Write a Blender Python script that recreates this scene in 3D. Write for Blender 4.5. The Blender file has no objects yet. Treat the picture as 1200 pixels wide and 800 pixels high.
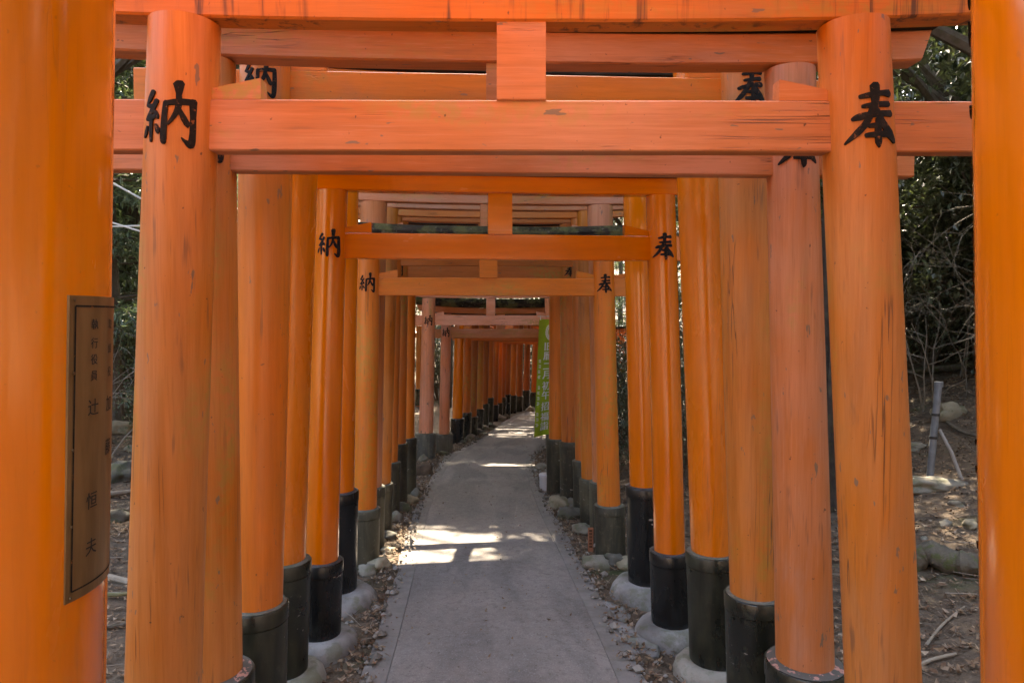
import bpy, bmesh, math, random
from mathutils import Vector, noise
import numpy as np

# ------------------------------------------------------------------ camera, sky, sun, exposure
scene = bpy.context.scene
C = scene.collection
R = math.radians
F_PX = 780.0                      # focal length in photo pixels (1200 wide)
EYE = 1.6
PITCH = math.atan(28 / F_PX)      # looking slightly down

cam_d = bpy.data.cameras.new('camera')
cam = bpy.data.objects.new('camera', cam_d)
C.objects.link(cam)
cam_d.sensor_width = 36.0
cam_d.lens = 36.0 * F_PX / 1200.0
cam_d.clip_start = 0.05
cam_d.clip_end = 2000
cam.location = (0, 0, EYE)
cam.rotation_euler = (math.pi / 2 - PITCH, 0, 0)
scene.camera = cam

SUN_EL, SUN_AZ = R(47), R(1.5)      # azimuth from +Y towards +X
world = bpy.data.worlds.new('World')
scene.world = world
world.use_nodes = True
wn = world.node_tree
sky = wn.nodes.new('ShaderNodeTexSky')
sky.sky_type = 'NISHITA'
sky.sun_disc = False
sky.sun_elevation = SUN_EL
sky.sun_rotation = SUN_AZ
sky.air_density = 1.0
sky.dust_density = 2.5
bg = wn.nodes['Background']
bg.inputs['Strength'].default_value = 0.15
wn.links.new(sky.outputs[0], bg.inputs['Color'])

sun_d = bpy.data.lights.new('sun', 'SUN')
sun = bpy.data.objects.new('sun', sun_d)
C.objects.link(sun)
sun_d.energy = 3.0
sun_d.angle = R(0.55)
sun_d.color = (1.0, 0.94, 0.84)
sv = Vector((math.sin(SUN_AZ) * math.cos(SUN_EL), math.cos(SUN_AZ) * math.cos(SUN_EL), math.sin(SUN_EL)))
sun.rotation_euler = sv.to_track_quat('Z', 'Y').to_euler()
sun.location = (0, 0, 30)

scene.view_settings.view_transform = 'Standard'
scene.view_settings.look = 'None'
scene.view_settings.exposure = 3.72
scene.view_settings.use_white_balance = True
scene.view_settings.white_balance_temperature = 7800
scene.view_settings.gamma = 1.0
scene.render.engine = 'CYCLES'
scene.cycles.max_bounces = 10
scene.cycles.diffuse_bounces = 6
scene.cycles.glossy_bounces = 3
scene.cycles.transmission_bounces = 3
scene.cycles.transparent_max_bounces = 8
scene.cycles.sample_clamp_indirect = 6.0
scene.cycles.use_denoising = True

random.seed(7)
rnd = random.random
def ru(a, b): return a + (b - a) * rnd()

# ------------------------------------------------------------------ helpers
def at(px, py, Y):
    """world point seen at photo pixel (px, py) at depth Y"""
    u = (px - 600) / F_PX; v = (400 - py) / F_PX
    cp, sp = math.cos(PITCH), math.sin(PITCH)
    d = Vector((u, v * sp + cp, v * cp - sp))
    return Vector((0, 0, EYE)) + d * (Y / d.y)

def tag(o, label=None, cat=None, group=None, kind=None):
    if label: o['label'] = label
    if cat: o['category'] = cat
    if group: o['group'] = group
    if kind: o['kind'] = kind
    return o

def empty(name, loc):
    o = bpy.data.objects.new(name, None)
    o.empty_display_size = 0.2
    o.location = loc
    C.objects.link(o)
    return o

class MB:
    def __init__(s): s.v = []; s.f = []; s.uv = None
    def add(s, vs, fs):
        b = len(s.v)
        s.v.extend([tuple(v) for v in vs]); s.f.extend([tuple(i + b for i in f) for f in fs])
    def rings(s, rings, cap0=True, cap1=True, closed=True):
        n = len(rings[0]); b = len(s.v)
        for r in rings: s.v.extend([tuple(p) for p in r])
        for i in range(len(rings) - 1):
            for j in range(n if closed else n - 1):
                k = (j + 1) % n
                s.f.append((b + i * n + j, b + i * n + k, b + (i + 1) * n + k, b + (i + 1) * n + j))
        if cap0: s.f.append(tuple(b + j for j in reversed(range(n))))
        if cap1: s.f.append(tuple(b + (len(rings) - 1) * n + j for j in range(n)))
    def tube(s, pts, rads, n=8):
        pts = [Vector(p) for p in pts]; rings = []
        t0 = (pts[1] - pts[0]).normalized()
        ref = Vector((0, 0, 1)) if abs(t0.z) < .9 else Vector((1, 0, 0))
        a = t0.cross(ref).normalized()
        for i, p in enumerate(pts):
            t = (pts[min(i + 1, len(pts) - 1)] - pts[max(i - 1, 0)]).normalized()
            a = (a - t * a.dot(t)).normalized(); bb = t.cross(a)
            r = rads[i] if hasattr(rads, '__len__') else rads
            rings.append([p + (a * math.cos(q) + bb * math.sin(q)) * r for q in [2 * math.pi * j / n for j in range(n)]])
        s.rings(rings)
    def box(s, lo, hi):
        (x0, y0, z0), (x1, y1, z1) = lo, hi
        s.add([(x0,y0,z0),(x1,y0,z0),(x1,y1,z0),(x0,y1,z0),(x0,y0,z1),(x1,y0,z1),(x1,y1,z1),(x0,y1,z1)],
              [(0,3,2,1),(4,5,6,7),(0,1,5,4),(1,2,6,5),(2,3,7,6),(3,0,4,7)])
    def mesh(s, name, smooth=False, sharp=35):
        me = bpy.data.meshes.new(name)
        me.from_pydata(s.v, [], s.f)
        me.validate()
        if smooth:
            me.polygons.foreach_set('use_smooth', [True] * len(me.polygons))
            me.set_sharp_from_angle(angle=R(sharp))
        me.update()
        return me
    def build(s, name, mat, parent=None, smooth=False, sharp=35, loc=None):
        me = s.mesh(name, smooth, sharp)
        o = bpy.data.objects.new(name, me)
        me.materials.append(mat)
        C.objects.link(o)
        if parent: o.parent = parent
        if loc is not None: o.location = loc
        return o

def catmull3(P, n=6):
    out = []
    for i in range(len(P) - 1):
        p0, p1, p2, p3 = [P[min(max(j, 0), len(P) - 1)] for j in (i - 1, i, i + 1, i + 2)]
        for k in range(n):
            t = k / n
            out.append(.5 * ((2 * p1) + (p2 - p0) * t + (2 * p0 - 5 * p1 + 4 * p2 - p3) * t * t + (3 * p1 - p0 - 3 * p2 + p3) * t ** 3))
    out.append(P[-1]); return out

# ------------------------------------------------------------------ node helpers
class NT:
    def __init__(s, name):
        s.m = bpy.data.materials.new(name); s.m.use_nodes = True
        s.t = s.m.node_tree; s.t.nodes.clear()
        s.out = s.t.nodes.new('ShaderNodeOutputMaterial')
        s.p = s.t.nodes.new('ShaderNodeBsdfPrincipled')
        s.t.links.new(s.p.outputs[0], s.out.inputs[0])
    def n(s, typ): return s.t.nodes.new(typ)
    def put(s, sock, v):
        if hasattr(v, 'is_linked') or hasattr(v, 'links'): s.t.links.new(v, sock)
        else:
            try: sock.default_value = v
            except Exception: sock.default_value = (*v, 1)
    def coord(s, kind='Object', rand=True, scale=(1,1,1)):
        tc = s.n('ShaderNodeTexCoord'); o = tc.outputs[kind]
        if rand:
            oi = s.n('ShaderNodeObjectInfo')
            m = s.n('ShaderNodeMath'); m.operation = 'MULTIPLY'; m.inputs[1].default_value = 57.0
            s.t.links.new(oi.outputs['Random'], m.inputs[0])
            a = s.n('ShaderNodeVectorMath'); a.operation = 'ADD'
            s.t.links.new(o, a.inputs[0]); s.t.links.new(m.outputs[0], a.inputs[1]); o = a.outputs[0]
        s.base = o
        return o
    def sc(s, v, scale):
        m = s.n('ShaderNodeVectorMath'); m.operation = 'MULTIPLY'
        s.t.links.new(v, m.inputs[0]); m.inputs[1].default_value = scale
        return m.outputs[0]
    def noise(s, v, scale, detail=4, rough=.55, dist=0.0):
        x = s.n('ShaderNodeTexNoise'); s.t.links.new(v, x.inputs['Vector'])
        x.inputs['Scale'].default_value = scale; x.inputs['Detail'].default_value = detail
        x.inputs['Roughness'].default_value = rough; x.inputs['Distortion'].default_value = dist
        return x.outputs['Fac']
    def voro(s, v, scale, feature='F1'):
        x = s.n('ShaderNodeTexVoronoi'); x.feature = feature
        s.t.links.new(v, x.inputs['Vector']); x.inputs['Scale'].default_value = scale
        return x.outputs['Distance']
    def ramp(s, f, a, b, lo=0.0, hi=1.0):
        x = s.n('ShaderNodeMapRange'); x.interpolation_type = 'SMOOTHSTEP'
        s.t.links.new(f, x.inputs[0])
        x.inputs[1].default_value = a; x.inputs[2].default_value = b
        x.inputs[3].default_value = lo; x.inputs[4].default_value = hi
        return x.outputs[0]
    def math(s, op, a, b=None):
        x = s.n('ShaderNodeMath'); x.operation = op
        s.put(x.inputs[0], a)
        if b is not None: s.put(x.inputs[1], b)
        return x.outputs[0]
    def mix(s, f, a, b):
        x = s.n('ShaderNodeMix'); x.data_type = 'RGBA'
        s.put(x.inputs[0], f); s.put(x.inputs[6], a if not isinstance(a, tuple) else (*a, 1)); s.put(x.inputs[7], b if not isinstance(b, tuple) else (*b, 1))
        return x.outputs[2]
    def bump(s, h, strength=.3, dist=.01, prev=None):
        x = s.n('ShaderNodeBump'); s.t.links.new(h, x.inputs['Height'])
        x.inputs['Strength'].default_value = strength; x.inputs['Distance'].default_value = dist
        if prev is not None: s.t.links.new(prev, x.inputs['Normal'])
        return x.outputs[0]
    def set(s, **k):
        for kk, v in k.items():
            nm = {'color': 'Base Color', 'rough': 'Roughness', 'normal': 'Normal', 'coat': 'Coat Weight',
                  'coatr': 'Coat Roughness', 'metal': 'Metallic', 'spec': 'Specular IOR Level', 'trans': 'Transmission Weight'}[kk]
            if isinstance(v, tuple): v = (*v, 1) if len(v) == 3 else v
            s.put(s.p.inputs[nm], v)
        return s.m

def paint(name, col, fade, weather, rough, coat, stain=(.30, .25, .04), axis='z', drip=0):
    """vermilion paint on timber: fading, streaks, drying cracks, chips and grime"""
    t = NT(name); v = t.coord()
    long = (1, 1, .06) if axis == 'z' else (.06, 1, 1)
    long2 = (1, 1, .22) if axis == 'z' else (.22, 1, 1)
    g = t.noise(t.sc(v, long), 26, 5, .6)
    big = t.noise(v, 1.7, 3, .5)
    mid = t.noise(t.sc(v, long2), 7, 5, .6, .6)
    c = t.mix(t.ramp(big, .32, .68), col, fade)
    c = t.mix(t.math('MULTIPLY', t.ramp(g, .35, .8), .30 + .25 * weather), c, tuple(x * .62 for x in col))
    c = t.mix(t.math('MULTIPLY', t.ramp(mid, .48, .72), .6 * weather), c, tuple(min(1, x * .72 + .03) for x in fade))
    fg = t.noise(t.sc(v, (1, 1, .03) if axis == 'z' else (.03, 1, 1)), 130, 3, .7)
    c = t.mix(t.math('MULTIPLY', t.ramp(fg, .52, .70), .08 + .20 * weather), c, tuple(x * .58 for x in col))
    c = t.mix(t.math('MULTIPLY', t.ramp(fg, .46, .32), .22 * weather), c, tuple(min(1, x * 1.08 + .03) for x in fade))
    # green-yellow algae stains
    al = t.math('MULTIPLY', t.ramp(t.noise(t.sc(v, long2), 3.1, 4, .6, .4), .53, .70), t.ramp(t.noise(v, 31, 3, .6), .35, .6))
    c = t.mix(t.math('MULTIPLY', al, .5 * weather), c, stain)
    # drying cracks: thin contour lines of a stretched noise
    cn = t.noise(t.sc(v, (1, 1, .018) if axis == 'z' else (.010, 1, 1)), 17 if axis == 'z' else 26, 3, .6)
    line = t.ramp(t.math('ABSOLUTE', t.math('SUBTRACT', cn, .5)), .0018, .0085, 1, 0)
    cm = t.ramp(t.noise(t.sc(v, (1, 1, .4) if axis == 'z' else (.4, 1, 1)), 5.0, 2, .5), .56, .66)
    crack = t.math('MULTIPLY', line, cm)
    c = t.mix(t.math('MULTIPLY', crack, .7 * min(1, weather)), c, (.07, .03, .018))
    # chips and specks
    sp = t.ramp(t.noise(t.sc(v, (1, 1, .35) if axis == 'z' else (.35, 1, 1)), 23, 3, .7), .72 - .045 * weather, .745 - .045 * weather)
    c = t.mix(t.math('MULTIPLY', sp, .75 * weather), c, (.17, .12, .085))
    dn = t.math('MULTIPLY', t.ramp(t.noise(t.sc(v, (1, 1, .07) if axis == 'z' else (.07, 1, 1)), 55, 2, .6), .58, .68), t.ramp(t.noise(t.sc(v, (1, 1, .4) if axis == 'z' else (.4, 1, 1)), 7, 3, .6), .50, .64))
    c = t.mix(t.math('MULTIPLY', dn, (.5 if axis == 'z' else .22) * weather), c, (.09, .045, .03))
    if drip:
        dr = t.math('MULTIPLY', t.ramp(t.noise(t.sc(v, (1, 1, .07)), 24, 4, .65, .3), .50, .66), t.ramp(t.noise(t.sc(v, (1, 1, .3)), 2.6, 4, .6), .47, .58))
        c = t.mix(t.math('MULTIPLY', dr, .85), c, (.035, .016, .012))
    dk = t.ramp(t.noise(v, 60, 2, .5), .72, .78)
    c = t.mix(t.math('MULTIPLY', dk, .6 * weather + .1), c, (.05, .025, .015))
    b = t.bump(g, .10 + .16 * weather, .004)
    b = t.bump(crack, .7 * weather, -.004, b)
    rr = t.math('ADD', t.math('MULTIPLY', t.ramp(mid, .3, .7), .16), rough - .08)
    return t.set(color=c, rough=rr, normal=b, coat=coat, coatr=.10 + .1 * weather)

def sleeve_mat(name, base, algae, amount, rough):
    t = NT(name); v = t.coord()
    m1 = t.noise(t.sc(v, (1, 1, .3)), 6, 5, .62, .5)
    m2 = t.noise(v, 26, 4, .65)
    c = t.mix(t.math('MULTIPLY', t.ramp(m1, .38, .7), amount), base, algae)
    c = t.mix(t.math('MULTIPLY', t.ramp(m2, .55, .75), .45 * amount), c, tuple(x * 1.9 + .01 for x in algae))
    c = t.mix(t.math('MULTIPLY', t.ramp(t.noise(t.sc(v, (1, 1, .08)), 30, 4, .6), .5, .7), .5 * amount), c, tuple(x * .5 for x in base))
    chip = t.math('MULTIPLY', t.ramp(t.noise(t.sc(v, (1, 1, 2.2)), 11, 3, .6), .665, .68), t.ramp(t.noise(v, 2.6, 2), .48, .54))
    c = t.mix(t.math('MULTIPLY', chip, .8), c, (.30, .27, .24))
    rr = t.math('ADD', t.math('MULTIPLY', t.ramp(m1, .3, .7), .3 * amount + .1), rough)
    return t.set(color=c, rough=rr, normal=t.bump(m2, .18, .004))

def stone_mat(name, a, b, moss=0.0, scale=1.0, rough=.9):
    t = NT(name); v = t.coord()
    n1 = t.noise(v, 5 * scale, 6, .65); n2 = t.noise(v, 40 * scale, 5, .7)
    c = t.mix(t.ramp(n1, .3, .7), a, b)
    c = t.mix(t.math('MULTIPLY', t.ramp(n2, .5, .75), .4), c, tuple(x * .45 for x in a))
    if moss: c = t.mix(t.math('MULTIPLY', t.ramp(t.noise(v, 7 * scale, 5, .65), .5, .62), moss), c, (.07, .085, .022))
    return t.set(color=c, rough=rough, normal=t.bump(n2, .5, .008, t.bump(n1, .35, .02)))

def island_mat(name, cols, rough=.7, translucent=0.0, spec=.3):
    """many small faces: colour varies from piece to piece"""
    t = NT(name)
    g = t.n('ShaderNodeNewGeometry')
    cr = t.n('ShaderNodeValToRGB'); cr.color_ramp.interpolation = 'LINEAR'
    el = cr.color_ramp.elements
    while len(el) < len(cols): el.new(.5)
    for i, cc in enumerate(cols):
        el[i].position = i / (len(cols) - 1); el[i].color = (*cc, 1)
    t.t.links.new(g.outputs['Random Per Island'], cr.inputs[0])
    t.set(color=cr.outputs[0], rough=rough, spec=spec)
    if translucent:
        tr = t.n('ShaderNodeBsdfTranslucent'); mx = t.n('ShaderNodeMixShader')
        mc = t.mix(.5, cr.outputs[0], (.16, .22, .03))
        t.t.links.new(mc, tr.inputs[0])
        mx.inputs[0].default_value = translucent
        t.t.links.new(t.p.outputs[0], mx.inputs[1]); t.t.links.new(tr.outputs[0], mx.inputs[2])
        t.t.links.new(mx.outputs[0], t.out.inputs[0])
    return t.m

def plain(name, col, rough=.6, metal=0.0, var=.15, sc=30, coat=0.0):
    t = NT(name); v = t.coord()
    c = t.mix(t.math('MULTIPLY', t.ramp(t.noise(v, sc, 4, .6), .35, .7), var * 3), col, tuple(x * .6 for x in col))
    return t.set(color=c, rough=rough, metal=metal, coat=coat, normal=t.bump(t.noise(v, sc * 3, 3), .08, .003))

# paints: name -> (leg material, beam material)
PAINT = {}
def mk_paint(key, *a):
    PAINT[key] = (paint('paint_' + key + '_post', *a, axis='z'), paint('paint_' + key + '_beam', *a, axis='x'))
mk_paint('gloss',  (.72, .158, .002), (.74, .172, .003), .16, .20, .8)
mk_paint('gloss_worn', (.70, .162, .003), (.70, .182, .008), .42, .28, .5)
mk_paint('orange', (.68, .162, .007), (.68, .185, .020), .8, .46, .12)
mk_paint('worn',   (.56, .150, .006), (.58, .205, .048), 1.05, .54, .05)
mk_paint('salmon', (.52, .150, .028), (.58, .235, .125), 1.15, .58, .02)
mk_paint('pink',   (.72, .245, .105), (.72, .31, .195), 1.2, .66, .0)
mk_paint('shaded_brown',  (.34, .085, .012), (.36, .105, .022), 1.1, .6, .02)  # brown darkened for the far gates, tunnel shade put into the colour
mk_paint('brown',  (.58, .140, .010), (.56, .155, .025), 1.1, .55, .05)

DRIP = paint('paint_dripped_lintel', (.56, .150, .006), (.56, .19, .036), 1.1, .56, .03, axis='x', drip=1)
SLEEVE = {
    'black': sleeve_mat('sleeve_black_metal', (.010, .0105, .011), (.02, .021, .016), .25, .20),
    'green': sleeve_mat('sleeve_green_black_metal', (.012, .013, .010), (.052, .052, .030), .75, .18),
    'moss':  sleeve_mat('sleeve_mossy_metal', (.024, .022, .015), (.105, .095, .058), .9, .42),
    'grey':  sleeve_mat('sleeve_grey_concrete', (.09, .09, .08), (.17, .165, .13), .9, .7),
}
RIM = stone_mat('sleeve_rim_dusty', (.085, .085, .065), (.15, .145, .115), .35, 3, .8)
RIM_PINK = NT('sleeve_rim_pink_flecks')
_v = RIM_PINK.coord()
RIM_PINK = RIM_PINK.set(color=RIM_PINK.mix(RIM_PINK.ramp(RIM_PINK.noise(_v, 34, 3, .6), .56, .60), (.085, .08, .07), (.42, .22, .18)), rough=.85)
RIM_DARK = stone_mat('sleeve_rim_dark', (.03, .03, .03), (.055, .052, .05), 0, 3, .5)
INK = NT('black_ink')
_v = INK.coord()
INK = INK.set(color=INK.mix(INK.ramp(INK.noise(_v, 45, 4, .6), .45, .75), INK.mix(INK.math('MULTIPLY', INK.ramp(INK.noise(_v, 70, 4, .7), .60, .66), .7), (.008, .007, .006), (.30, .10, .03)), (.03, .021, .015)), rough=.75, spec=.2,
              normal=INK.bump(INK.noise(_v, 90, 3), .3, .002))
def cap_mat(name, moss):
    t = NT(name); v = t.coord()
    a = t.noise(t.sc(v, (.2, 1, 1)), 22, 5, .65); m = t.noise(v, 5, 5, .65)
    c = t.mix(t.ramp(a, .3, .75), (.014, .011, .008), (.060, .046, .034))
    if moss:
        c = t.mix(t.math('MULTIPLY', t.ramp(m, .42, .60), moss), c, (.115, .105, .040))
        c = t.mix(t.math('MULTIPLY', t.ramp(t.noise(v, 30, 3), .6, .7), .5 * moss), c, (.20, .17, .13))
    return t.set(color=c, rough=.95, spec=.08, normal=t.bump(a, .5, .01))
CAP = cap_mat('lintel_cap_black', 0.0); CAP_MOSS = cap_mat('lintel_cap_mossy', .9)
CONCRETE = stone_mat('footing_concrete', (.13, .12, .11), (.30, .287, .272), .45)
CONCRETE_DARK = stone_mat('footing_concrete_stained', (.22, .20, .165), (.31, .285, .24), .5)
ROCKS = [stone_mat('stone_tan', (.22, .185, .12), (.31, .265, .185), .5), stone_mat('stone_grey', (.17, .15, .115), (.24, .215, .17), .45),
         stone_mat('stone_dark', (.06, .055, .042), (.11, .10, .08), .5)]

# ------------------------------------------------------------------ the path's line and the lie of the land
CP = [(.12, -8), (.10, -1), (.03, 1), (-.05, 3.24), (-.175, 5.2), (-.30, 7), (-.36, 9), (-.33, 10.4), (-.14, 11.4), (.06, 12.5),
      (.36, 14.6), (.62, 16.6), (.95, 18), (1.6, 19.5), (2.8, 21.2), (4.6, 22.6), (7.0, 23.8), (10.5, 25.0)]
def catmull(P, n=12):
    out = []
    for i in range(len(P) - 1):
        p0, p1, p2, p3 = [Vector(P[min(max(j, 0), len(P) - 1)]) for j in (i - 1, i, i + 1, i + 2)]
        for k in range(n):
            t = k / n
            out.append(.5 * ((2 * p1) + (p2 - p0) * t + (2 * p0 - 5 * p1 + 4 * p2 - p3) * t * t + (3 * p1 - p0 - 3 * p2 + p3) * t ** 3))
    out.append(Vector(P[-1])); return out
LINE = catmull(CP)
LX = np.array([p.x for p in LINE]); LY = np.array([p.y for p in LINE])
SLOPE = 0.056
def plane_z(y):
    return -SLOPE * y if y < 24 else -SLOPE * 24 - .01 * (min(y, 60) - 24)
def side_d(x, y):
    """signed distance from the path's centre line (right positive)"""
    d2 = (LX - x) ** 2 + (LY - y) ** 2
    i = int(np.argmin(d2)); j = min(i + 1, len(LX) - 1); k = max(j - 1, 0)
    tx, ty = LX[j] - LX[k], LY[j] - LY[k]
    s = tx * (y - LY[i]) - ty * (x - LX[i])
    return math.copysign(math.sqrt(d2[i]), -s)
def hill(d):
    a = max(0, abs(d) - 1.3)
    if d > 0: h = .055 * a + .033 * a * a if a < 9 else .055 * a + .033 * 81 + .594 * (a - 9)
    else: h = .05 * a + .024 * a * a if a < 9 else .05 * a + .024 * 81 + .432 * (a - 9)
    return min(h, 16 + .02 * a) if a < 400 else 20
DIPS = [(-1.13, 4.33), (.87, 4.48), (-1.05, 3.68), (.91, 3.84), (-1.13, 3.27), (1.0, 3.38)]   # soil scraped away round the concrete feet
def ground_z(x, y):
    d = side_d(x, y); a = abs(d)
    z = plane_z(y) + hill(d)
    k = min(1, max(0, (a - .78) / .5))
    z += (k * -.045 + .04 * min(1, max(0, (a - 1.25) / .6))) + k * ( .05 * noise.noise((x * .9, y * .9, 3.1)) + .022 * noise.noise((x * 3.3, y * 3.3, 7)) + .012 * noise.noise((x * 9, y * 9, 1)))
    if a > 4: z += min(1, (a - 4) / 6) * .35 * noise.noise((x * .25, y * .25, 9))
    for qx, qy in DIPS:
        q2 = (x - qx) ** 2 + (y - qy) ** 2
        if q2 < .4: z -= .055 * math.exp(-q2 / .08)
    if a < .80: z -= .05 * (1 - max(0, (a - .60) / .20) if a > .6 else 1)
    return z

# materials of the ground
def soil_mat():
    t = NT('soil_and_litter'); v = t.coord(rand=False)
    n1 = t.noise(v, 1.1, 5, .6); n2 = t.noise(v, 9, 6, .7); n3 = t.noise(v, 60, 4, .7)
    c = t.mix(t.ramp(n2, .3, .7), (.070, .046, .028), (.14, .098, .064))
    c = t.mix(t.math('MULTIPLY', t.ramp(n3, .52, .7), .55), c, (.19, .145, .11))
    c = t.mix(t.math('MULTIPLY', t.ramp(n1, .54, .70), t.ramp(n2, .38, .6)), c, (.045, .060, .016))
    return t.set(color=c, rough=.95, normal=t.bump(n3, .7, .015, t.bump(n2, .6, .05)))
SOIL = soil_mat()
def path_mat():
    t = NT('path_concrete'); v = t.coord(rand=False)
    n1 = t.noise(v, .8, 4, .6); n2 = t.noise(v, 6, 6, .7); n3 = t.noise(v, 70, 4, .8); n4 = t.noise(t.sc(v, (1, .35, 1)), 2.2, 5, .6, .5)
    c = t.mix(t.ramp(n1, .3, .7), (.195, .170, .150), (.25, .220, .196))
    c = t.mix(t.math('MULTIPLY', t.ramp(n4, .42, .62), .75), c, (.125, .113, .104))
    c = t.mix(t.math('MULTIPLY', t.ramp(n2, .52, .72), .45), c, (.175, .140, .112))
    c = t.mix(t.math('MULTIPLY', t.ramp(n3, .54, .64), .55), c, (.115, .105, .10))
    c = t.mix(t.math('MULTIPLY', t.ramp(t.noise(v, 130, 2, .6), .60, .68), .5), c, (.40, .375, .355))
    n5 = t.noise(v, 20, 8, .85)
    c = t.mix(t.math('MULTIPLY', t.ramp(n5, .50, .66), .55), c, (.088, .077, .068))
    c = t.mix(t.math('MULTIPLY', t.ramp(n5, .50, .36), .30), c, (.31, .28, .255))
    c = t.mix(t.math('MULTIPLY', t.ramp(t.noise(v, 42, 2, .6), .66, .72), .7), c, (.075, .055, .04))
    vc = t.n('ShaderNodeTexVoronoi'); vc.feature = 'DISTANCE_TO_EDGE'; vc.inputs['Scale'].default_value = .75
    dv = t.n('ShaderNodeVectorMath'); dv.operation = 'ADD'; t.t.links.new(v, dv.inputs[0])
    nz = t.n('ShaderNodeTexNoise'); nz.inputs['Scale'].default_value = 4; nz.inputs['Detail'].default_value = 5; t.t.links.new(v, nz.inputs['Vector'])
    t.t.links.new(t.sc(nz.outputs['Color'], (.35, .35, .35)), dv.inputs[1]); t.t.links.new(dv.outputs[0], vc.inputs['Vector'])
    crk = t.math('MULTIPLY', t.ramp(vc.outputs['Distance'], .002, .009, 1, 0), t.ramp(n1, .46, .56))
    c = t.mix(t.math('MULTIPLY', crk, .22), c, (.05, .04, .033))
    return t.set(color=c, rough=.88, normal=t.bump(n3, .6, .008, t.bump(n5, .5, .012)))
PATH = path_mat()
EDGE = stone_mat('path_edge_concrete', (.165, .147, .130), (.225, .20, .18), .15, 2)

# ground sheet
def axis_pts(lo, hi, fine_lo, fine_hi, step, grow=1.22):
    a = list(np.arange(fine_lo, fine_hi + 1e-6, step))
    s = step; p = fine_hi
    while p < hi: s *= grow; p += s; a.append(p)
    s = step; p = fine_lo; b = []
    while p > lo: s *= grow; p -= s; b.append(p)
    return b[::-1] + a
xs = axis_pts(-500, 500, -4.2, 4.6, .085, 1.16)
ys = axis_pts(-400, 600, .6, 15, .11, 1.15)
gm = MB()
for y in ys:
    for x in xs: gm.v.append((x, y, ground_z(x, y)))
nx = len(xs)
for j in range(len(ys) - 1):
    for i in range(nx - 1):
        gm.f.append((j * nx + i, j * nx + i + 1, (j + 1) * nx + i + 1, (j + 1) * nx + i))
ground = gm.build('ground', SOIL, smooth=True, sharp=180)
tag(ground, kind='structure')

# the path: centre slab and two narrow edge strips with open joints
def strip(a0, a1, zoff, wob=0.0, z1=None):
    m = MB(); rows = []
    P = catmull(CP, 28)
    n = 8 if a1 - a0 > .4 else 2
    for i, p in enumerate(P):
        q = P[min(i + 1, len(P) - 1)] - P[max(i - 1, 0)]
        t = q.normalized(); nrm = Vector((t.y, -t.x))
        row = []
        for k in range(n + 1):
            a = a0 + (a1 - a0) * k / n
            if wob and k == (0 if a0 < 0 else n):
                a += (-1 if k == 0 else 1) * wob * (.6 * noise.noise((p.x * 2, p.y * 1.5, a0 * 9 + k)) + .5 * noise.noise((p.x, p.y * 5, a1 * 7 + k)))
            w = p + nrm * a
            crown = .012 * (1 - (a / .7) ** 2)
            row.append((w.x, w.y, plane_z(w.y) + zoff + crown + .004 * noise.noise((w.x * 1.5, w.y * 1.5, 5))))
        rows.append(row)
    lowl = [(r[0][0], r[0][1], r[0][2] - .06) for r in rows]; lowr = [(r[-1][0], r[-1][1], r[-1][2] - .06) for r in rows]
    m.rings([[l] + r + [q] for l, r, q in zip(lowl, rows, lowr)], cap0=False, cap1=False, closed=False)
    for f in range(len(m.f)): m.f[f] = m.f[f]
    return m
path = strip(-.565, .565, 0.0).build('path', PATH, smooth=True, sharp=50); tag(path, kind='structure')
strip(-.70, -.5675, .001, .035).build('edge_strip', EDGE, path, smooth=True, sharp=50)
strip(.5675, .70, .001, .045).build('edge_strip', EDGE, path, smooth=True, sharp=50)

# ------------------------------------------------------------------ brush characters
# strokes: list of (points with half-width)
KANJI = {
 'hou': [  # 奉
    [(.57, 1.0, .075), (.57, .80, .055), (.56, .62, .040)],
    [(.30, .835, .022), (.45, .85, .034), (.70, .875, .034), (.86, .885, .045)],
    [(.34, .665, .022), (.50, .68, .032), (.72, .70, .034), (.84, .705, .045)],
    [(.17, .475, .025), (.30, .50, .042), (.60, .54, .036), (.88, .565, .048)],
    [(.52, .64, .045), (.40, .42, .048), (.24, .25, .042), (.02, .10, .012)],
    [(.60, .60, .030), (.70, .40, .050), (.84, .24, .062), (.97, .13, .030)],
    [(.43, .355, .022), (.55, .365, .032), (.76, .38, .042)],
    [(.38, .205, .025), (.55, .215, .036), (.84, .235, .050)],
    [(.60, .46, .042), (.60, .22, .050), (.605, .08, .048), (.60, .0, .010)],
 ],
 'nou': [  # 納
    [(.22, .88, .040), (.15, .77, .034), (.07, .68, .016)],
    [(.07, .69, .018), (.17, .66, .030), (.25, .66, .016)],
    [(.30, .73, .036), (.20, .57, .032), (.07, .45, .016)],
    [(.07, .45, .020), (.18, .455, .032), (.30, .49, .022)],
    [(.27, .56, .026), (.31, .49, .034), (.33, .45, .018)],
    [(.19, .44, .032), (.19, .27, .034), (.185, .10, .018)],
    [(.08, .34, .018), (.05, .25, .034), (.02, .17, .018)],
    [(.29, .35, .018), (.325, .27, .036), (.34, .21, .018)],
    [(.46, .70, .034), (.455, .45, .040), (.45, .12, .046), (.46, .06, .030)],
    [(.46, .685, .030), (.68, .715, .034), (.92, .735, .046)],
    [(.92, .75, .050), (.925, .50, .044), (.925, .22, .050), (.90, .06, .048), (.80, .10, .024), (.74, .15, .008)],
    [(.68, 1.0, .070), (.685, .84, .046), (.675, .66, .038), (.62, .50, .036), (.52, .35, .014)],
    [(.69, .62, .022), (.76, .48, .040), (.82, .39, .040), (.84, .34, .014)],
 ]}
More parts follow.
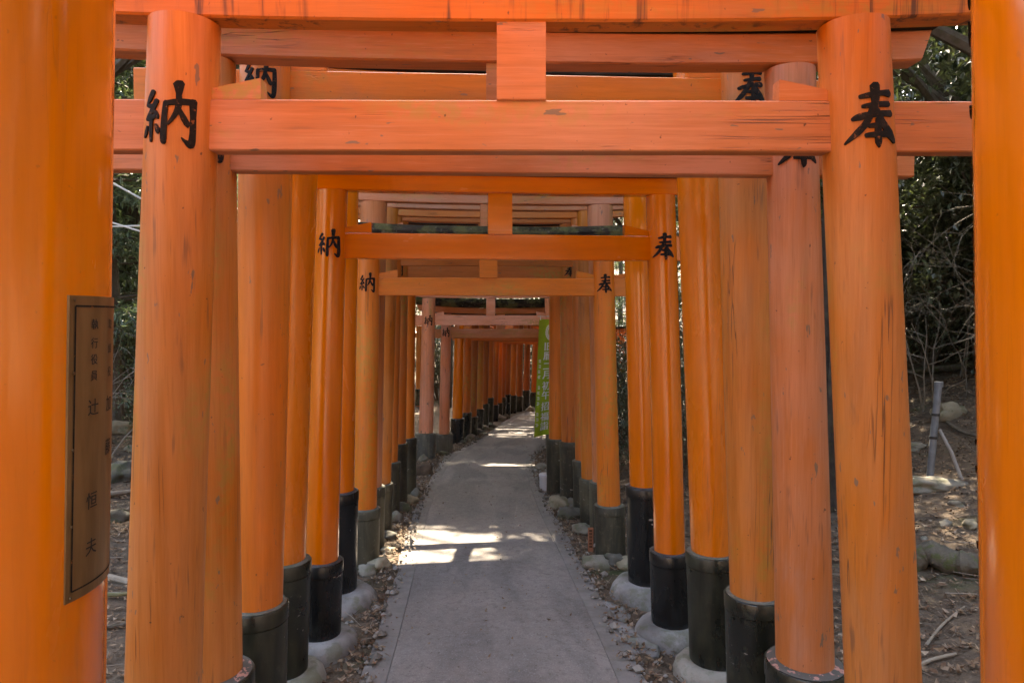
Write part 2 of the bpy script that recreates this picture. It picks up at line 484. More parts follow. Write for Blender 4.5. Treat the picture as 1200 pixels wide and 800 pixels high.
def stroke_strip(st, n=7):
    """sample a stroke into left/right edge points"""
    P = [Vector((a, b)) for a, b, w in st]; W = [w * 1.22 for a, b, w in st]
    pts = []; ws = []
    for i in range(len(P) - 1):
        p0, p1, p2, p3 = [P[min(max(j, 0), len(P) - 1)] for j in (i - 1, i, i + 1, i + 2)]
        for k in range(n):
            t = k / n
            pts.append(.5 * ((2 * p1) + (p2 - p0) * t + (2 * p0 - 5 * p1 + 4 * p2 - p3) * t * t + (3 * p1 - p0 - 3 * p2 + p3) * t ** 3))
            ws.append(W[i] + (W[i + 1] - W[i]) * t)
    pts.append(P[-1]); ws.append(W[-1])
    out = []
    for i, p in enumerate(pts):
        t = (pts[min(i + 1, len(pts) - 1)] - pts[max(i - 1, 0)]).normalized(); nr = Vector((-t.y, t.x))
        out.append((p + nr * ws[i], p, p - nr * ws[i]))
    t = (pts[1] - pts[0]).normalized(); nr = Vector((-t.y, t.x))
    p = pts[0] - t * ws[0] * .55
    out.insert(0, (p + nr * ws[0] * .6, p, p - nr * ws[0] * .35))
    t = (pts[-1] - pts[-2]).normalized(); nr = Vector((-t.y, t.x))
    p = pts[-1] + t * ws[-1] * .6
    out.append((p + nr * ws[-1] * .3, p, p - nr * ws[-1] * .55))
    return out
def kanji_mesh(key, mapf, proud, sd=0.0):
    m = MB()
    wt = .92 + .22 * abs(math.sin(sd * 1.7))
    for q_, st in enumerate(KANJI[key]):
        rows = stroke_strip([(a + .022 * noise.noise((sd, q_ * 1.3, k_ * .6)), b + .022 * noise.noise((sd + 9, q_ * 1.3, k_ * .6)), w * wt * (1 + .25 * noise.noise((sd, q_ * 2.1, k_ + .5)))) for k_, (a, b, w) in enumerate(st)])
        rings = []
        for l, c, r in rows:
            rings.append([mapf(l, -.002), mapf(l, proud), mapf(c, proud + .0008), mapf(r, proud), mapf(r, -.002)])
        m.rings(rings, cap0=True, cap1=True, closed=False)
        for i in range(1): pass
    return m

def glyph_tris(ch):
    cu = bpy.data.curves.new('glyph', 'FONT'); cu.body = ch; cu.size = 1.0; cu.align_x = 'CENTER'
    cu.resolution_u = 2
    o = bpy.data.objects.new('glyph', cu); C.objects.link(o)
    dg = bpy.context.evaluated_depsgraph_get()
    me = o.evaluated_get(dg).to_mesh()
    v = [tuple(p.co) for p in me.vertices]; f = [tuple(p.vertices) for p in me.polygons]
    o.evaluated_get(dg).to_mesh_clear()
    C.objects.unlink(o); bpy.data.objects.remove(o); bpy.data.curves.remove(cu)
    return v, f
_gl = {}
def glyph(ch):
    if ch not in _gl: _gl[ch] = glyph_tris(ch)
    return _gl[ch]

# ------------------------------------------------------------------ torii gates
class Leg:
    """centre line and radius of one post in world space"""
    def __init__(s, Y, top, bot, r0, r1, z0, z1):
        a = at(top[0], top[1], Y); b = at(bot[0], bot[1], Y)
        s.k = (a.x - b.x) / (a.z - b.z); s.x0 = b.x - s.k * b.z; s.Y = Y
        s.r0, s.r1, s.z0, s.z1 = r0, r1, z0, z1
    def c(s, z): return Vector((s.x0 + s.k * z, s.Y, z))
    def r(s, z):
        t = (z - s.z0) / (s.z1 - s.z0); return s.r0 + (s.r1 - s.r0) * min(1, max(0, t))

def lathe_leg(L, root, z0, z1, segs, mat, seed):
    m = MB(); rings = []; n = 14
    o = root.location
    for i in range(n + 1):
        z = z0 + (z1 - z0) * i / n; c = L.c(z) - o; r = L.r(z)
        bow = .004 * math.sin(3 * i / n + seed)
        rings.append([(c.x + bow + r * (1 + .010 * noise.noise((math.cos(q) * 1.3 + seed * 7, math.sin(q) * 1.3, z * .8))) * math.cos(q),
                       c.y + r * (1 + .010 * noise.noise((math.cos(q) * 1.3 + seed * 7, math.sin(q) * 1.3, z * .8))) * math.sin(q), c.z)
                      for q in [2 * math.pi * j / segs for j in range(segs)]])
    m.rings(rings)
    return m.build('leg', mat, root, smooth=True, sharp=50)

def lathe(m, prof, cfun, segs, wob=0.0, seed=0):
    rings = []
    for r, z in prof:
        c = cfun(z)
        rings.append([(c.x + r * (1 + (wob * noise.noise((math.cos(q) * 1.6 + seed, math.sin(q) * 1.6, z * 6)) + .35 * wob * noise.noise((math.cos(q) * 6 + seed, math.sin(q) * 6, z * 25)) if wob else 0)) * math.cos(q),
                       c.y + r * (1 + (wob * noise.noise((math.cos(q) * 1.6 + seed, math.sin(q) * 1.6, z * 6)) + .35 * wob * noise.noise((math.cos(q) * 6 + seed, math.sin(q) * 6, z * 25)) if wob else 0)) * math.sin(q), c.z)
                      for q in [2 * math.pi * j / segs for j in range(segs)]])
    m.rings(rings)

def beam(A, u, s0, s1, h, dep, zb, root, curve=0.0, cut=0.0, yoff=0.0, n=16, ch=.006, top_extra=0.0, wave=.0015, seed=0):
    """squared timber along u from A (world, at leg mid) between lengths s0..s1; zb is its lower face"""
    nrm = Vector((-u.y, u.x, 0)); m = MB(); rings = []
    mid = (s0 + s1) / 2; half = (s1 - s0) / 2
    d = dep / 2
    for i in range(n + 1):
        s = s0 + (s1 - s0) * i / n
        q = (s - mid) / half
        dz = curve * abs(q) ** 2.6
        w = wave * noise.noise((s * 3, seed, 2.2))
        hh = h
        sect = [(-d + ch, 0), (d - ch, 0), (d, ch), (d, hh - ch), (d - ch, hh), (-d + ch, hh), (-d, hh - ch), (-d, ch)]
        if top_extra: sect = [(-d + ch, 0), (d - ch, 0), (d, ch), (d, hh * .55), (d * .55, hh), (-d * .55, hh), (-d, hh * .55), (-d, ch)]
        ring = []
        for a, b in sect:
            ss = s
            if cut and i in (0, n): ss = s + (-1 if i == 0 else 1) * cut * (b / hh - 1)
            p = A + u * ss + nrm * (a + yoff + w); ring.append(Vector((p.x, p.y, zb + b + dz + w)) - root.location)
        rings.append(ring)
    m.rings(rings)
    return m

def torii(cfg):
    g = cfg
    YL, YR = g['YL'], g['YR']
    seg = g.get('seg', 40)
    zc = lambda py, Y: at(600, py, Y).z
    Ym = (YL + YR) / 2
    zgL, zgR = g.get('zgL', ground_z(at(*g['Lb'], YL).x, YL)), g.get('zgR', ground_z(at(*g['Rb'], YR).x, YR))
    if 'dzg' in g: zgL = plane_z(YL) + g['dzg']; zgR = plane_z(YR) + g['dzg']
    nb, nh = g['nuki'], g.get('nh', .14)          # tie beam: lower face (world z), height
    kb = g['kas']                                  # lintel lower face (world z)
    kh, kd = g.get('kh', .115), g.get('kd', .085)
    r0, r1 = g['r0'], g['r1']
    LL = Leg(YL, g['Lt'], g['Lb'], r0, r1, zgL, kb); LR = Leg(YR, g['Rt'], g['Rb'], r0, r1, zgR, kb)
    base = (LL.c(zgL) + LR.c(zgR)) / 2; base.z = min(zgL, zgR)
    root = empty('torii_gate', base)
    tag(root, g['label'], 'torii gate', 'torii gates lined up over the path')
    pl, pb = PAINT[g['paint']][0], PAINT[g.get('beam', g['paint'])][1]
    sd = g.get('seed', rnd() * 50)
    for side, L, zg in (('L', LL, zgL), ('R', LR, zgR)):
        ztop = g.get('sl' + side, None)            # sleeve top (world z)
        leg = lathe_leg(L, root, zg - .12, kb + .0015, seg, PAINT[g.get('paint' + side, g['paint'])][0], sd + (3 if side == 'R' else 0))
        if ztop:
            rs = L.r(zg) + g.get('sr', .024); m = MB(); cf = lambda z: L.c(z) - root.location
            bt = ztop - g.get('band', .062)
            lathe(m, [(rs, zg - .10), (rs, bt - .007), (rs - .003, bt - .006), (rs - .003, bt - .001), (rs + .003, bt), (rs + .003, ztop - .006), (rs - .001, ztop), (rs - .012, ztop - .004)], cf, seg)
            for q in g.get('bolts', ()):                 # bolt heads under the band
                c = L.c(bt - .02) - root.location
                d = Vector((math.cos(q), math.sin(q), 0))
                m.tube([c + d * (rs - .004), c + d * (rs + .007)], .0075, 8)
            m.build('sleeve', SLEEVE[g['sleeve']], leg, smooth=True, sharp=40)
            m = MB(); lathe(m, [(rs - .014, ztop - .01), (rs - .006, ztop + .0005), (rs - .02, ztop + .005), (L.r(ztop) - .008, ztop + .010)], cf, seg)
            m.build('sleeve_rim', RIM_PINK if g.get('pinkrim') else RIM if g['sleeve'] != 'black' else RIM_DARK, leg, smooth=True, sharp=60)
            if g.get('ring'):
                rw, rh, mt = g['ring']; m = MB()
                prof = [(rs - .01, zg - .10), (rs + rw * 1.0, zg - .10), (rs + rw * 1.02, zg + rh * .30), (rs + rw * .93, zg + rh * .62), (rs + rw * .72, zg + rh * .86),
                        (rs + rw * .45, zg + rh * .98), (rs + .012, zg + rh), (rs - .012, zg + rh * .97)]
                lathe(m, prof, cf, 48, .10, sd)
                m.build('footing_ring', mt, leg, smooth=True, sharp=60)
        key = g.get('char' + side)
        if key:
            zc0 = g['chz']; hgt = g.get('chh', .16); wid = hgt * .88; tw = g.get('cht', 0.0)
            def mapf(p, off, L=L, z0=zc0 - hgt / 2, hgt=hgt, wid=wid, tw=tw):
                z = z0 + p.y * hgt; th = (p.x - .5) * wid / L.r(z) + tw + (.10 if L.x0 < 0 else -.10); c = L.c(z); rr = L.r(z) * 1.012 + off
                return Vector((c.x + rr * math.sin(th), c.y - rr * math.cos(th), z)) - root.location
            kanji_mesh(key, mapf, g.get('chp', .0022), sd).build('inscription', INK, leg, smooth=True, sharp=30)
    # beams
    zn = nb
    A = LL.c(zn); B = LR.c(zn); u = (B - A); u.z = 0; span = u.length; u.normalize()
    dzr = 0
    en = g.get('next', .34); ek = g.get('kext', .48)
    nd = g.get('nd', .055)
    beam(A, u, -en, span + en * g.get('nr', 1), nh, nd, nb, root, ch=.004, seed=sd).build('tie_beam', pb, root)
    Ak = LL.c(kb); Bk = LR.c(kb); uk = (Bk - Ak); uk.z = 0; spk = uk.length; uk.normalize()
    cv = g.get('curve', .03)
    lin = beam(Ak, uk, -ek, spk + ek * g.get('kr', 1), kh, kd, kb, root, curve=cv, cut=.035, seed=sd + 5).build('lintel', DRIP if g.get('drip') else pb, root)
    beam(Ak, uk, -ek - .03, spk + ek * g.get('kr', 1) + .03, g.get('ch', .085), kd + .05, kb + kh + .0015, root, curve=cv, cut=.02, top_extra=1, wave=.004, seed=sd + 9).build('lintel_cap', CAP_MOSS if g.get('moss') else CAP, lin)
    # strut between tie beam and lintel
    sw = g.get('sw', .135) / 2; mid = span / 2 + g.get('so', 0)
    beam(A, u, mid - sw, mid + sw, kb - (nb + nh) + .0015 + .004, nd + .016, nb + nh - .004, root, ch=.004, n=2, wave=0).build('strut', pb, root)
    # wedges driven in over the tie beam beside each leg
    if g.get('wedge', True):
        nrm = Vector((-u.y, u.x, 0))
        for L, sgn, sb in ((LL, 1, 0), (LR, -1, span)):
            for inner in (1, -1) if g.get('outw') else (1,):
                rr = L.r(nb + nh); dirn = sgn * inner
                ln = .135 if inner == 1 else .10
                hA, hB = (.026, .058) if inner == 1 else (.022, .045)
                off = (L.c(nb + nh) - L.c(nb)).x
                s_a = sb + off + dirn * (rr * .80); s_b = sb + off + dirn * (rr + ln)
                m = MB(); vs = []
                for dd in (-nd / 2 + .004, nd / 2 - .004):
                    for s, zz in ((s_a, 0), (s_b, 0), (s_b, hB), (s_a, hA)):
                        p = A + u * s + nrm * dd; vs.append(Vector((p.x, p.y, nb + nh + .0012 + zz)) - root.location)
                m.add(vs, [(0, 1, 2, 3), (7, 6, 5, 4), (0, 4, 5, 1), (1, 5, 6, 2), (2, 6, 7, 3), (3, 7, 4, 0)])
                m.build('wedge', pb, root)
    return root, LL, LR

def H(py, Y): return at(600, py, Y).z     # world height of an image row at depth Y

gates = []
def G(**k): gates.append(k); return k

# nearest gate: thick glossy posts, beams above the view
T0 = G(label='thick glossy orange torii gate with an engraved metal plaque on its post', paint='gloss', YL=1.18, YR=1.22,
  Lt=(-20, 40), Lb=(-30, 780), Rt=(1295, 40), Rb=(1304, 780), r0=.205, r1=.198, slL=.32, slR=.30, sleeve='black', sr=.03,
  nuki=2.46, nh=.19, nd=.08, kas=2.95, kh=.17, kd=.17, seed=1.3, next=.4, ring=(.07, .09, CONCRETE))
# second gate, weathered, its tie beam crosses the view
G(label='weathered orange torii gate with big black brush characters and wide pale tie beam', paint='worn', beam='salmon', YL=1.885, YR=1.90,
  Lt=(216.5, 10), Lb=(194, 790), Rt=(999.5, 20), Rb=(1032, 790), r0=.103, r1=.0925, slL=.10, slR=.08, sleeve='green',
  nuki=H(177.5, 1.87), kas=H(20, 1.83), charL='nou', charR='hou', chz=H(136, 1.80), chh=.166, seed=4.1, next=.36, kh=.13, drip=1, kd=.078, ring=(.05, .05, CONCRETE_DARK))
G(label='faded salmon torii gate with cracked posts and pink-flecked sleeve tops', paint='salmon', paintL='worn', beam='salmon', YL=2.26, YR=2.34,
  Lt=(246, 65), Lb=(249, 790), Rt=(924, 80), Rb=(943.5, 785), r0=.101, r1=.083, slL=H(788, 2.26), slR=H(775, 2.34), sleeve='green', sr=.034,
  nuki=H(203.5, 2.28), kas=H(71, 2.24), charL='nou', charR='hou', chz=H(165, 2.22), chh=.16, seed=8.8, next=.42, kh=.105, ch=.07, pinkrim=1, ring=(.05, .05, CONCRETE_DARK))
G(label='orange torii gate with streaked posts in greenish black sleeves and high beams', paint='worn', paintL='orange', beam='orange', YL=2.70, YR=2.80,
  Lt=(310, 210), Lb=(301.5, 700), Rt=(873, 210), Rb=(884, 700), r0=.098, r1=.104, slL=H(707, 2.70), slR=H(695, 2.80), sleeve='green', bolts=(-2.4, 3.6),
  nuki=H(128, 2.72), kas=H(128, 2.72) + .50, charL='nou', charR='hou', chz=H(98, 2.66), chh=.15, seed=12.1, next=.5, ring=(.05, .07, CONCRETE_DARK))
G(label='shiny orange torii gate with tall greenish sleeves on stained concrete', paint='gloss_worn', beam='gloss_worn', YL=3.27, YR=3.38,
  Lt=(346, 210), Lb=(334, 655), Rt=(818, 210), Rb=(833, 650), r0=.101, r1=.105, slL=H(656, 3.27), slR=H(646, 3.38), sleeve='green', bolts=(3.5,),
  nuki=H(150, 3.3), kas=H(150, 3.3) + .46, seed=16.4, next=.4, dzg=-.08, ring=(.085, .11, CONCRETE_DARK))
G(label='glossy new orange torii gate with crisp black characters and short black sleeves', paint='gloss', YL=3.68, YR=3.84,
  Lt=(390, 225), Lb=(377.5, 650), Rt=(773.5, 235), Rb=(784.5, 640), r0=.0915, r1=.083, slL=H(656, 3.68), slR=H(645, 3.84), sleeve='black', bolts=(-.9,),
  nuki=H(304, 3.73), kas=H(225.5, 3.70), kh=.095, ch=.07, charL='nou', charR='hou', chz=H(287, 3.66), chh=.145, seed=21.3, next=.3, curve=.015, dzg=-.08, ring=(.095, .12, CONCRETE))
G(label='glossy new orange torii gate in tall jet black sleeves on pale concrete rings', paint='gloss', YL=4.33, YR=4.48,
  Lt=(404, 230), Lb=(398, 570), Rt=(746, 235), Rb=(754.5, 570), r0=.094, r1=.092, slL=H(575, 4.33), slR=H(569, 4.48), sleeve='black', sr=.028, bolts=(-.3,),
  nuki=H(205, 4.4) + .05, kas=H(205, 4.4) + .52, seed=27.2, next=.35, dzg=-.09, ring=(.13, .155, CONCRETE))
G(label='orange torii gate with mossy curved cap and thin dark characters', paint='orange', beam='orange', YL=5.04, YR=5.22,
  Lt=(432, 310), Lb=(427, 590), Rt=(707, 310), Rb=(714, 590), r0=.092, r1=.083, slL=H(595, 5.04), slR=H(591, 5.22), sleeve='moss', sr=.028,
  nuki=H(346.5, 5.1), nh=.136, kas=H(298, 5.1), kh=.10, ch=.11, moss=1, outw=1, charL='nou', charR='hou', chz=H(332, 5.03), chh=.14, seed=31.9, next=.32, curve=.05,
  zgL=H(665, 5.04), zgR=H(655, 5.22))
for (lab, pnt, bm, YL, YR, xl, xlt, xr, xrt, sl, sr_, nk, kas, slv, r0, r1, sdd) in (
    ('tall pale salmon torii gate standing right behind the mossy capped one', 'salmon', 'salmon', 5.45, 5.62, 433, 437, 708, 704, 570, 564, 291, 240, 'moss', .105, .106, 35.1),
    ('pale orange torii gate with narrow greenish sleeves beside the tiny red sign', 'worn', 'salmon', 5.98, 6.15, 446, 454, 693, 688, 566, 560, 305, 247, 'moss', .090, .088, 38.4),
    ('brownish orange torii gate whose sleeves reach knee height', 'brown', 'brown', 6.6, 6.76, 457, 461, 683, 679, 541, 539, 312, 256, 'moss', .078, .08, 41.7),
    ('brown toned torii gate with thick sleeves resting on tan boulders', 'brown', 'brown', 7.0, 7.18, 464, 467, 669, 667, 519, 517, 326, 262, 'moss', .096, .10, 44.2),
    ('orange torii gate with pale stripes standing where the light falls in', 'orange', 'worn', 7.55, 7.70, 477, 479, 651, 652, 513, 514, 338, 277, 'moss', .082, .085, 47.3)):
    G(label=lab, paint=pnt, beam=bm, YL=YL, YR=YR, Lt=(xlt, 300), Lb=(xl, 560), Rt=(xrt, 300), Rb=(xr, 560), r0=r0, r1=r1,
      slL=H(sl, YL), slR=H(sr_, YR), sleeve=slv, nuki=H(nk, (YL + YR) / 2), kas=H(kas, (YL + YR) / 2), seed=sdd, charR='hou' if sdd > 43 else None, charL='nou' if sdd > 43 else None,
      chz=H(nk, (YL + YR) / 2) + .08, chh=.13, seg=28, next=.32)
G(label='sunlit pink torii gate in grey stone sleeves after the open gap', paint='pink', beam='pink', YL=10.3, YR=10.5,
  Lt=(502.5, 360), Lb=(499, 500), Rt=(646, 360), Rb=(651, 500), r0=.115, r1=.100, slL=H(507, 10.3), slR=H(507, 10.5), sleeve='grey', sr=.045, band=.09,
  nuki=H(381, 10.4), nh=.155, kas=H(349.5, 10.4), kh=.12, charL='nou', charR='hou', chz=H(375.5, 10.25), chh=.15, seed=51.0, seg=28, curve=.04, next=.3)
G(label='washed out pink torii gate with a thick mossy roof cap', paint='pink', beam='salmon', YL=10.95, YR=11.2,
  Lt=(522.5, 390), Lb=(521, 500), Rt=(649, 390), Rb=(654, 500), r0=.088, r1=.082, slL=H(508.5, 10.95), slR=H(508, 11.2), sleeve='grey', sr=.05, band=.09,
  nuki=H(396, 11.05), nh=.15, kas=H(368, 11.05), kh=.10, ch=.15, moss=1, charL='nou', chz=H(389.5, 10.9), chh=.145, seed=54.5, seg=28, curve=.06, next=.3)

# the tunnel beyond, following the bend
FARP = catmull(CP, 60)
acc = 0; last = None; stops = []
want = 0
for i in range(len(FARP) - 1):
    p = FARP[i]
    if p.y < 11.9: last = p; continue
    acc += (p - last).length; last = p
    if acc >= want:
        t = (FARP[i + 1] - FARP[max(i - 1, 0)]).normalized(); stops.append((p.copy(), t.copy()))
        want = acc + (.62 if len(stops) < 6 else (.9 if len(stops) == 6 else .50))
pn = ['gloss', 'brown', 'shaded_brown', 'worn', 'shaded_brown', 'brown', 'shaded_brown', 'brown', 'shaded_brown', 'shaded_brown', 'worn', 'shaded_brown', 'shaded_brown', 'brown']
ORD = 'first second third fourth fifth sixth seventh eighth ninth tenth eleventh twelfth thirteenth fourteenth fifteenth sixteenth seventeenth eighteenth nineteenth twentieth twenty-first twenty-second twenty-third twenty-fourth twenty-fifth twenty-sixth twenty-seventh twenty-eighth twenty-ninth thirtieth'.split()
def pix(p):
    q = p - Vector((0, 0, EYE)); cp, sp = math.cos(PITCH), math.sin(PITCH)
    dep = q.y * cp - q.z * sp; v = q.y * sp + q.z * cp
    return (600 + F_PX * q.x / dep, 400 - F_PX * v / dep)
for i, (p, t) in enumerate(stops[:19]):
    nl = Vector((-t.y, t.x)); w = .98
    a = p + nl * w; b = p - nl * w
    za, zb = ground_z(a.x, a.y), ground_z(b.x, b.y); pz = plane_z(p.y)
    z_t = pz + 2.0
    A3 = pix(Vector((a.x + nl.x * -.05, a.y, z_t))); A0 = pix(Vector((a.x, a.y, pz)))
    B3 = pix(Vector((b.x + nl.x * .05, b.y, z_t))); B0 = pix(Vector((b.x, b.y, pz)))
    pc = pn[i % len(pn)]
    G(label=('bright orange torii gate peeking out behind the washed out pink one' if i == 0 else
             ORD[i] + ' torii gate of the dim tunnel beyond the pink gates, painted ' + {'gloss': 'bright orange', 'gloss_worn': 'shiny orange', 'orange': 'orange', 'worn': 'faded orange', 'salmon': 'salmon', 'brown': 'dull orange', 'shaded_brown': 'brown darkened for the tunnel shade'}[pc]),
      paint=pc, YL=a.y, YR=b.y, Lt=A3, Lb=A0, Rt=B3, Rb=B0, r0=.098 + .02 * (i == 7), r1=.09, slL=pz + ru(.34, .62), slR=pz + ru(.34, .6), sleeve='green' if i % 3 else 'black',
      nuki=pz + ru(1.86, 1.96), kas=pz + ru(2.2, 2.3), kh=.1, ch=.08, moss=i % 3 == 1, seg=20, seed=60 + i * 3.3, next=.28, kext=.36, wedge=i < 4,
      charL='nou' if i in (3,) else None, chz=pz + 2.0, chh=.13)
# another line of gates glimpsed through the gap on the left
for i in range(2):
    Y = 17.5 + i * 1.1; xl = 452 + 7 * i; xr = 491.5 + 1.5 * i
    G(label='faded torii gate on another track seen through the gap', paint=('worn', 'pink')[i], YL=Y, YR=Y + .3, Lt=(xl - 40, 400), Lb=(xl - 42, 470), Rt=(xr, 400), Rb=(xr, 470), r0=.1, r1=.09,
      slL=H(456, Y), slR=H(457, Y), sleeve='green', nuki=H(396, Y), kas=H(382, Y), seg=20, seed=110 + i, wedge=False, zgL=H(472, Y), zgR=H(472, Y))

BUILT = [torii(g) for g in gates]

# ------------------------------------------------------------------ plaque and carved marks on the nearest gate
root0, L0, R0_ = BUILT[0]
def cyl_map(L, th0, zmid, root):
    def f(a, b, off):
        z = zmid + b; r = L.r(z) * 1.008 + off; th = th0 + a / r; c = L.c(z)
        return Vector((c.x + r * math.sin(th), c.y - r * math.cos(th), z)) - root.location
    return f
def plaque_mat():
    t = NT('plaque_bronze'); v = t.coord(rand=False)
    n = t.noise(t.sc(v, (1, 1, .15)), 30, 4, .6); b = t.noise(v, 3.0, 2)
    c = t.mix(t.ramp(n, .3, .7), (.16, .086, .032), (.235, .13, .052))
    return t.set(color=c, rough=.42, metal=.4, normal=t.bump(n, .06, .002))
PLAQ = plaque_mat()
PINK_ = plain('plaque_ink', (.012, .010, .008), .7, var=.05)
zt, zb_ = H(347, 1.18), H(693, 1.18)
zm = (zt + zb_) / 2; hh = (zt - zb_) / 2
camdir = math.atan2(-L0.c(EYE).x, 1.18)            # angle from the post's front towards the camera
def th_at(px):                                     # angle on the post where column px is seen
    best = None
    for k in range(-200, 400):
        th = R(k * .5); r = L0.r(zm) * 1.008; c = L0.c(zm)
        p = Vector((c.x + r * math.sin(th), c.y - r * math.cos(th), zm)); q = pix(p)
        nrm = Vector((math.sin(th), -math.cos(th))); vis = nrm.dot(Vector((-p.x, -p.y))) > 0
        if vis and (best is None or abs(q[0] - px) < best[0]): best = (abs(q[0] - px), th)
    return best[1]
thA, thB, th1 = th_at(77), th_at(84), th_at(107)
rr0 = L0.r(zm) * 1.008
half_w = .105
th0 = thA + half_w / rr0
pf = cyl_map(L0, th0, zm, root0)
m = MB(); nseg = 28
for i in range(nseg):
    a0 = -half_w + 2 * half_w * i / nseg; a1 = -half_w + 2 * half_w * (i + 1) / nseg
    m.add([pf(a0, -hh, .002), pf(a1, -hh, .002), pf(a1, hh, .002), pf(a0, hh, .002)], [(0, 1, 2, 3)])
    for b in (-hh, hh):
        m.add([pf(a0, b, -.004), pf(a1, b, -.004), pf(a1, b, .002), pf(a0, b, .002)], [(0, 1, 2, 3)])
for a in (-half_w, half_w):
    m.add([pf(a, -hh, -.004), pf(a, hh, -.004), pf(a, hh, .002), pf(a, -hh, .002)], [(0, 1, 2, 3)])
plaque = m.build('plaque', PLAQ, root0, smooth=True, sharp=30)
m = MB()
bi = (thB - thA) * rr0; bi = half_w - bi
bw = .0016
def arc_rect(a0, a1, b0, b1):
    n = max(1, int((a1 - a0) / .008))
    for i in range(n):
        x0 = a0 + (a1 - a0) * i / n; x1 = a0 + (a1 - a0) * (i + 1) / n
        m.add([pf(x0, b0, .003), pf(x1, b0, .003), pf(x1, b1, .003), pf(x0, b1, .003)], [(0, 1, 2, 3)])
bh = hh - .018
arc_rect(-bi, bi, bh - bw, bh + bw); arc_rect(-bi, bi, -bh - bw, -bh + bw)
arc_rect(-bi - bw, -bi + bw, -bh, bh); arc_rect(bi - bw, bi + bw, -bh, bh)
m.build('border_line', INK, plaque)
m = MB()
def put_glyph(ch, a, b, size, off=.0026, thick=0.0):
    v, f = glyph(ch)
    for dx, dz in ((0, 0), (thick, .0001), (-thick, .0002)) if thick else ((0, 0),):
        m.add([pf(a + x * size + dx, b + (y - .36) * size, off + dz) for x, y, z in v], f)
a1 = (th1 - th0) * rr0
zrow = lambda py: H(py, 1.18) - zm
for ch, py, s in (('執', 380, .020), ('行', 402, .020), ('役', 421, .020), ('員', 440, .020), ('辻', 477, .032), ('恒', 586, .032), ('夫', 640, .032)):
    m = MB(); put_glyph(ch, a1, zrow(py), s, thick=.0004); m.build('character', PINK_, plaque)
a2 = a1 + .060
for ch, py, s in (('取', 380, .020), ('締', 410, .020), ('役', 438, .020), ('加', 477, .032), ('藤', 530, .032)):
    m = MB(); put_glyph(ch, a2, zrow(py), s, thick=.0004); m.build('character', PINK_, plaque)
m = MB()
for a in (-half_w + .008, half_w - .008):
    for b in (-hh + .008, -hh * .5, 0, hh * .5, hh - .008):
        p = pf(a, b, .003); q = pf(a, b, .0045); m.tube([p, q], .0028, 8)
m.build('rivet', plain('rivet_metal', (.16, .10, .05), .4, .8), plaque)
# marks painted down the far inner face of the right post
m = MB()
rf = cyl_map(R0_, math.atan2(-.79, -.61), 1.6, root0)
pf_old = pf; pf = rf
for k in range(15):
    b = .62 - k * .078 + ru(-.01, .01)
    if k in (2, 5, 8, 10, 13): continue
    for j in range(random.choice((1, 2, 2))):
        y = b + ru(-.026, .026); w = ru(.004, .020)
        rows = []
        for tt in range(5):
            x = -.02 + (w + .02) * tt / 4; hw = .0025 + .003 * math.sin(tt * 1.2) * (.4 + .6 * ((k * 7 + j * 3) % 5) / 5)
            rows.append((x, y + .004 * tt, hw))
        m.rings([[rf(x, y - hw, -.002), rf(x, y - hw, .002), rf(x, y + hw, .002), rf(x, y + hw, -.002)] for x, y, hw in rows], closed=False)
tag(m.build('inscription', INK, root0), kind='stuff')

# ------------------------------------------------------------------ green banner by the right-hand posts
def cloth_mat(col):
    t = NT('banner_green_cloth'); v = t.coord(rand=False)
    n = t.noise(v, 6, 3); w = t.noise(v, 220, 2)
    c = t.mix(t.math('MULTIPLY', t.ramp(n, .3, .7), .5), col, tuple(x * .75 for x in col))
    t.set(color=c, rough=.75, normal=t.bump(w, .1, .002))
    tr = t.n('ShaderNodeBsdfTranslucent'); t.t.links.new(c, tr.inputs[0])
    mx = t.n('ShaderNodeMixShader'); mx.inputs[0].default_value = .35
    t.t.links.new(t.p.outputs[0], mx.inputs[1]); t.t.links.new(tr.outputs[0], mx.inputs[2]); t.t.links.new(mx.outputs[0], t.out.inputs[0])
    return t.m
BY = 8.15
bl_t, bl_b = at(632, 374, BY), at(625.5, 510, BY)
pole_x = at(655.5, 470, BY).x
bw_t = .30
banner = empty('nobori_banner', (pole_x, BY, ground_z(pole_x, BY)))
tag(banner, 'tall green cloth banner with white lettering and a rope ring emblem', 'banner')
bl = banner.location
def bmap(a, b, off=0.0):
    """a 0..1 across, b 0..1 downwards"""
    l = bl_t.lerp(bl_b, b); rgt = l.x + .28 + .03 * (1 - b)
    x = l.x + (rgt - l.x) * a
    y = BY + .02 * math.sin(5 * b + 2 * a) + .015 * math.sin(9 * a + 4 * b) * b - off - .10 * (1 - a) * b
    z = l.z + .035 * (a * b)
    return Vector((x, y, z)) - bl
m = MB(); nu, nv = 10, 40
for j in range(nv + 1):
    for i in range(nu + 1): m.v.append(tuple(bmap(i / nu, j / nv)))
for j in range(nv):
    for i in range(nu):
        a = j * (nu + 1) + i; m.f.append((a, a + nu + 1, a + nu + 2, a + 1))
cl = m.build('cloth', cloth_mat((.24, .36, .02)), banner, smooth=True, sharp=180)
WHITE = plain('banner_white_print', (.62, .64, .72), .8, var=.03)
m = MB()
def bglyph(ch, a, b, size, thick=0.0):
    v, f = glyph(ch); h_ = (bl_t.z - bl_b.z)
    for dx in ((0, thick, -thick) if thick else (0,)):
        m.add([bmap(a + (x + dx) * size / .30, b - (y - .36) * size / h_, .004) for x, y, z in v], f)
for ch, py in (('旧', 406), ('暦', 417), ('二', 429), ('月', 439), ('初', 452), ('午', 463), ('招', 476), ('福', 488), ('詣', 499)):
    bglyph(ch, .42, (py - 374) / 136, .112, .02)
for k, ch in enumerate('稲荷大神御鎮座ゆかりの日'):
    bglyph(ch, .76, (404 - 374 + k * 7.7) / 136, .078, .012)
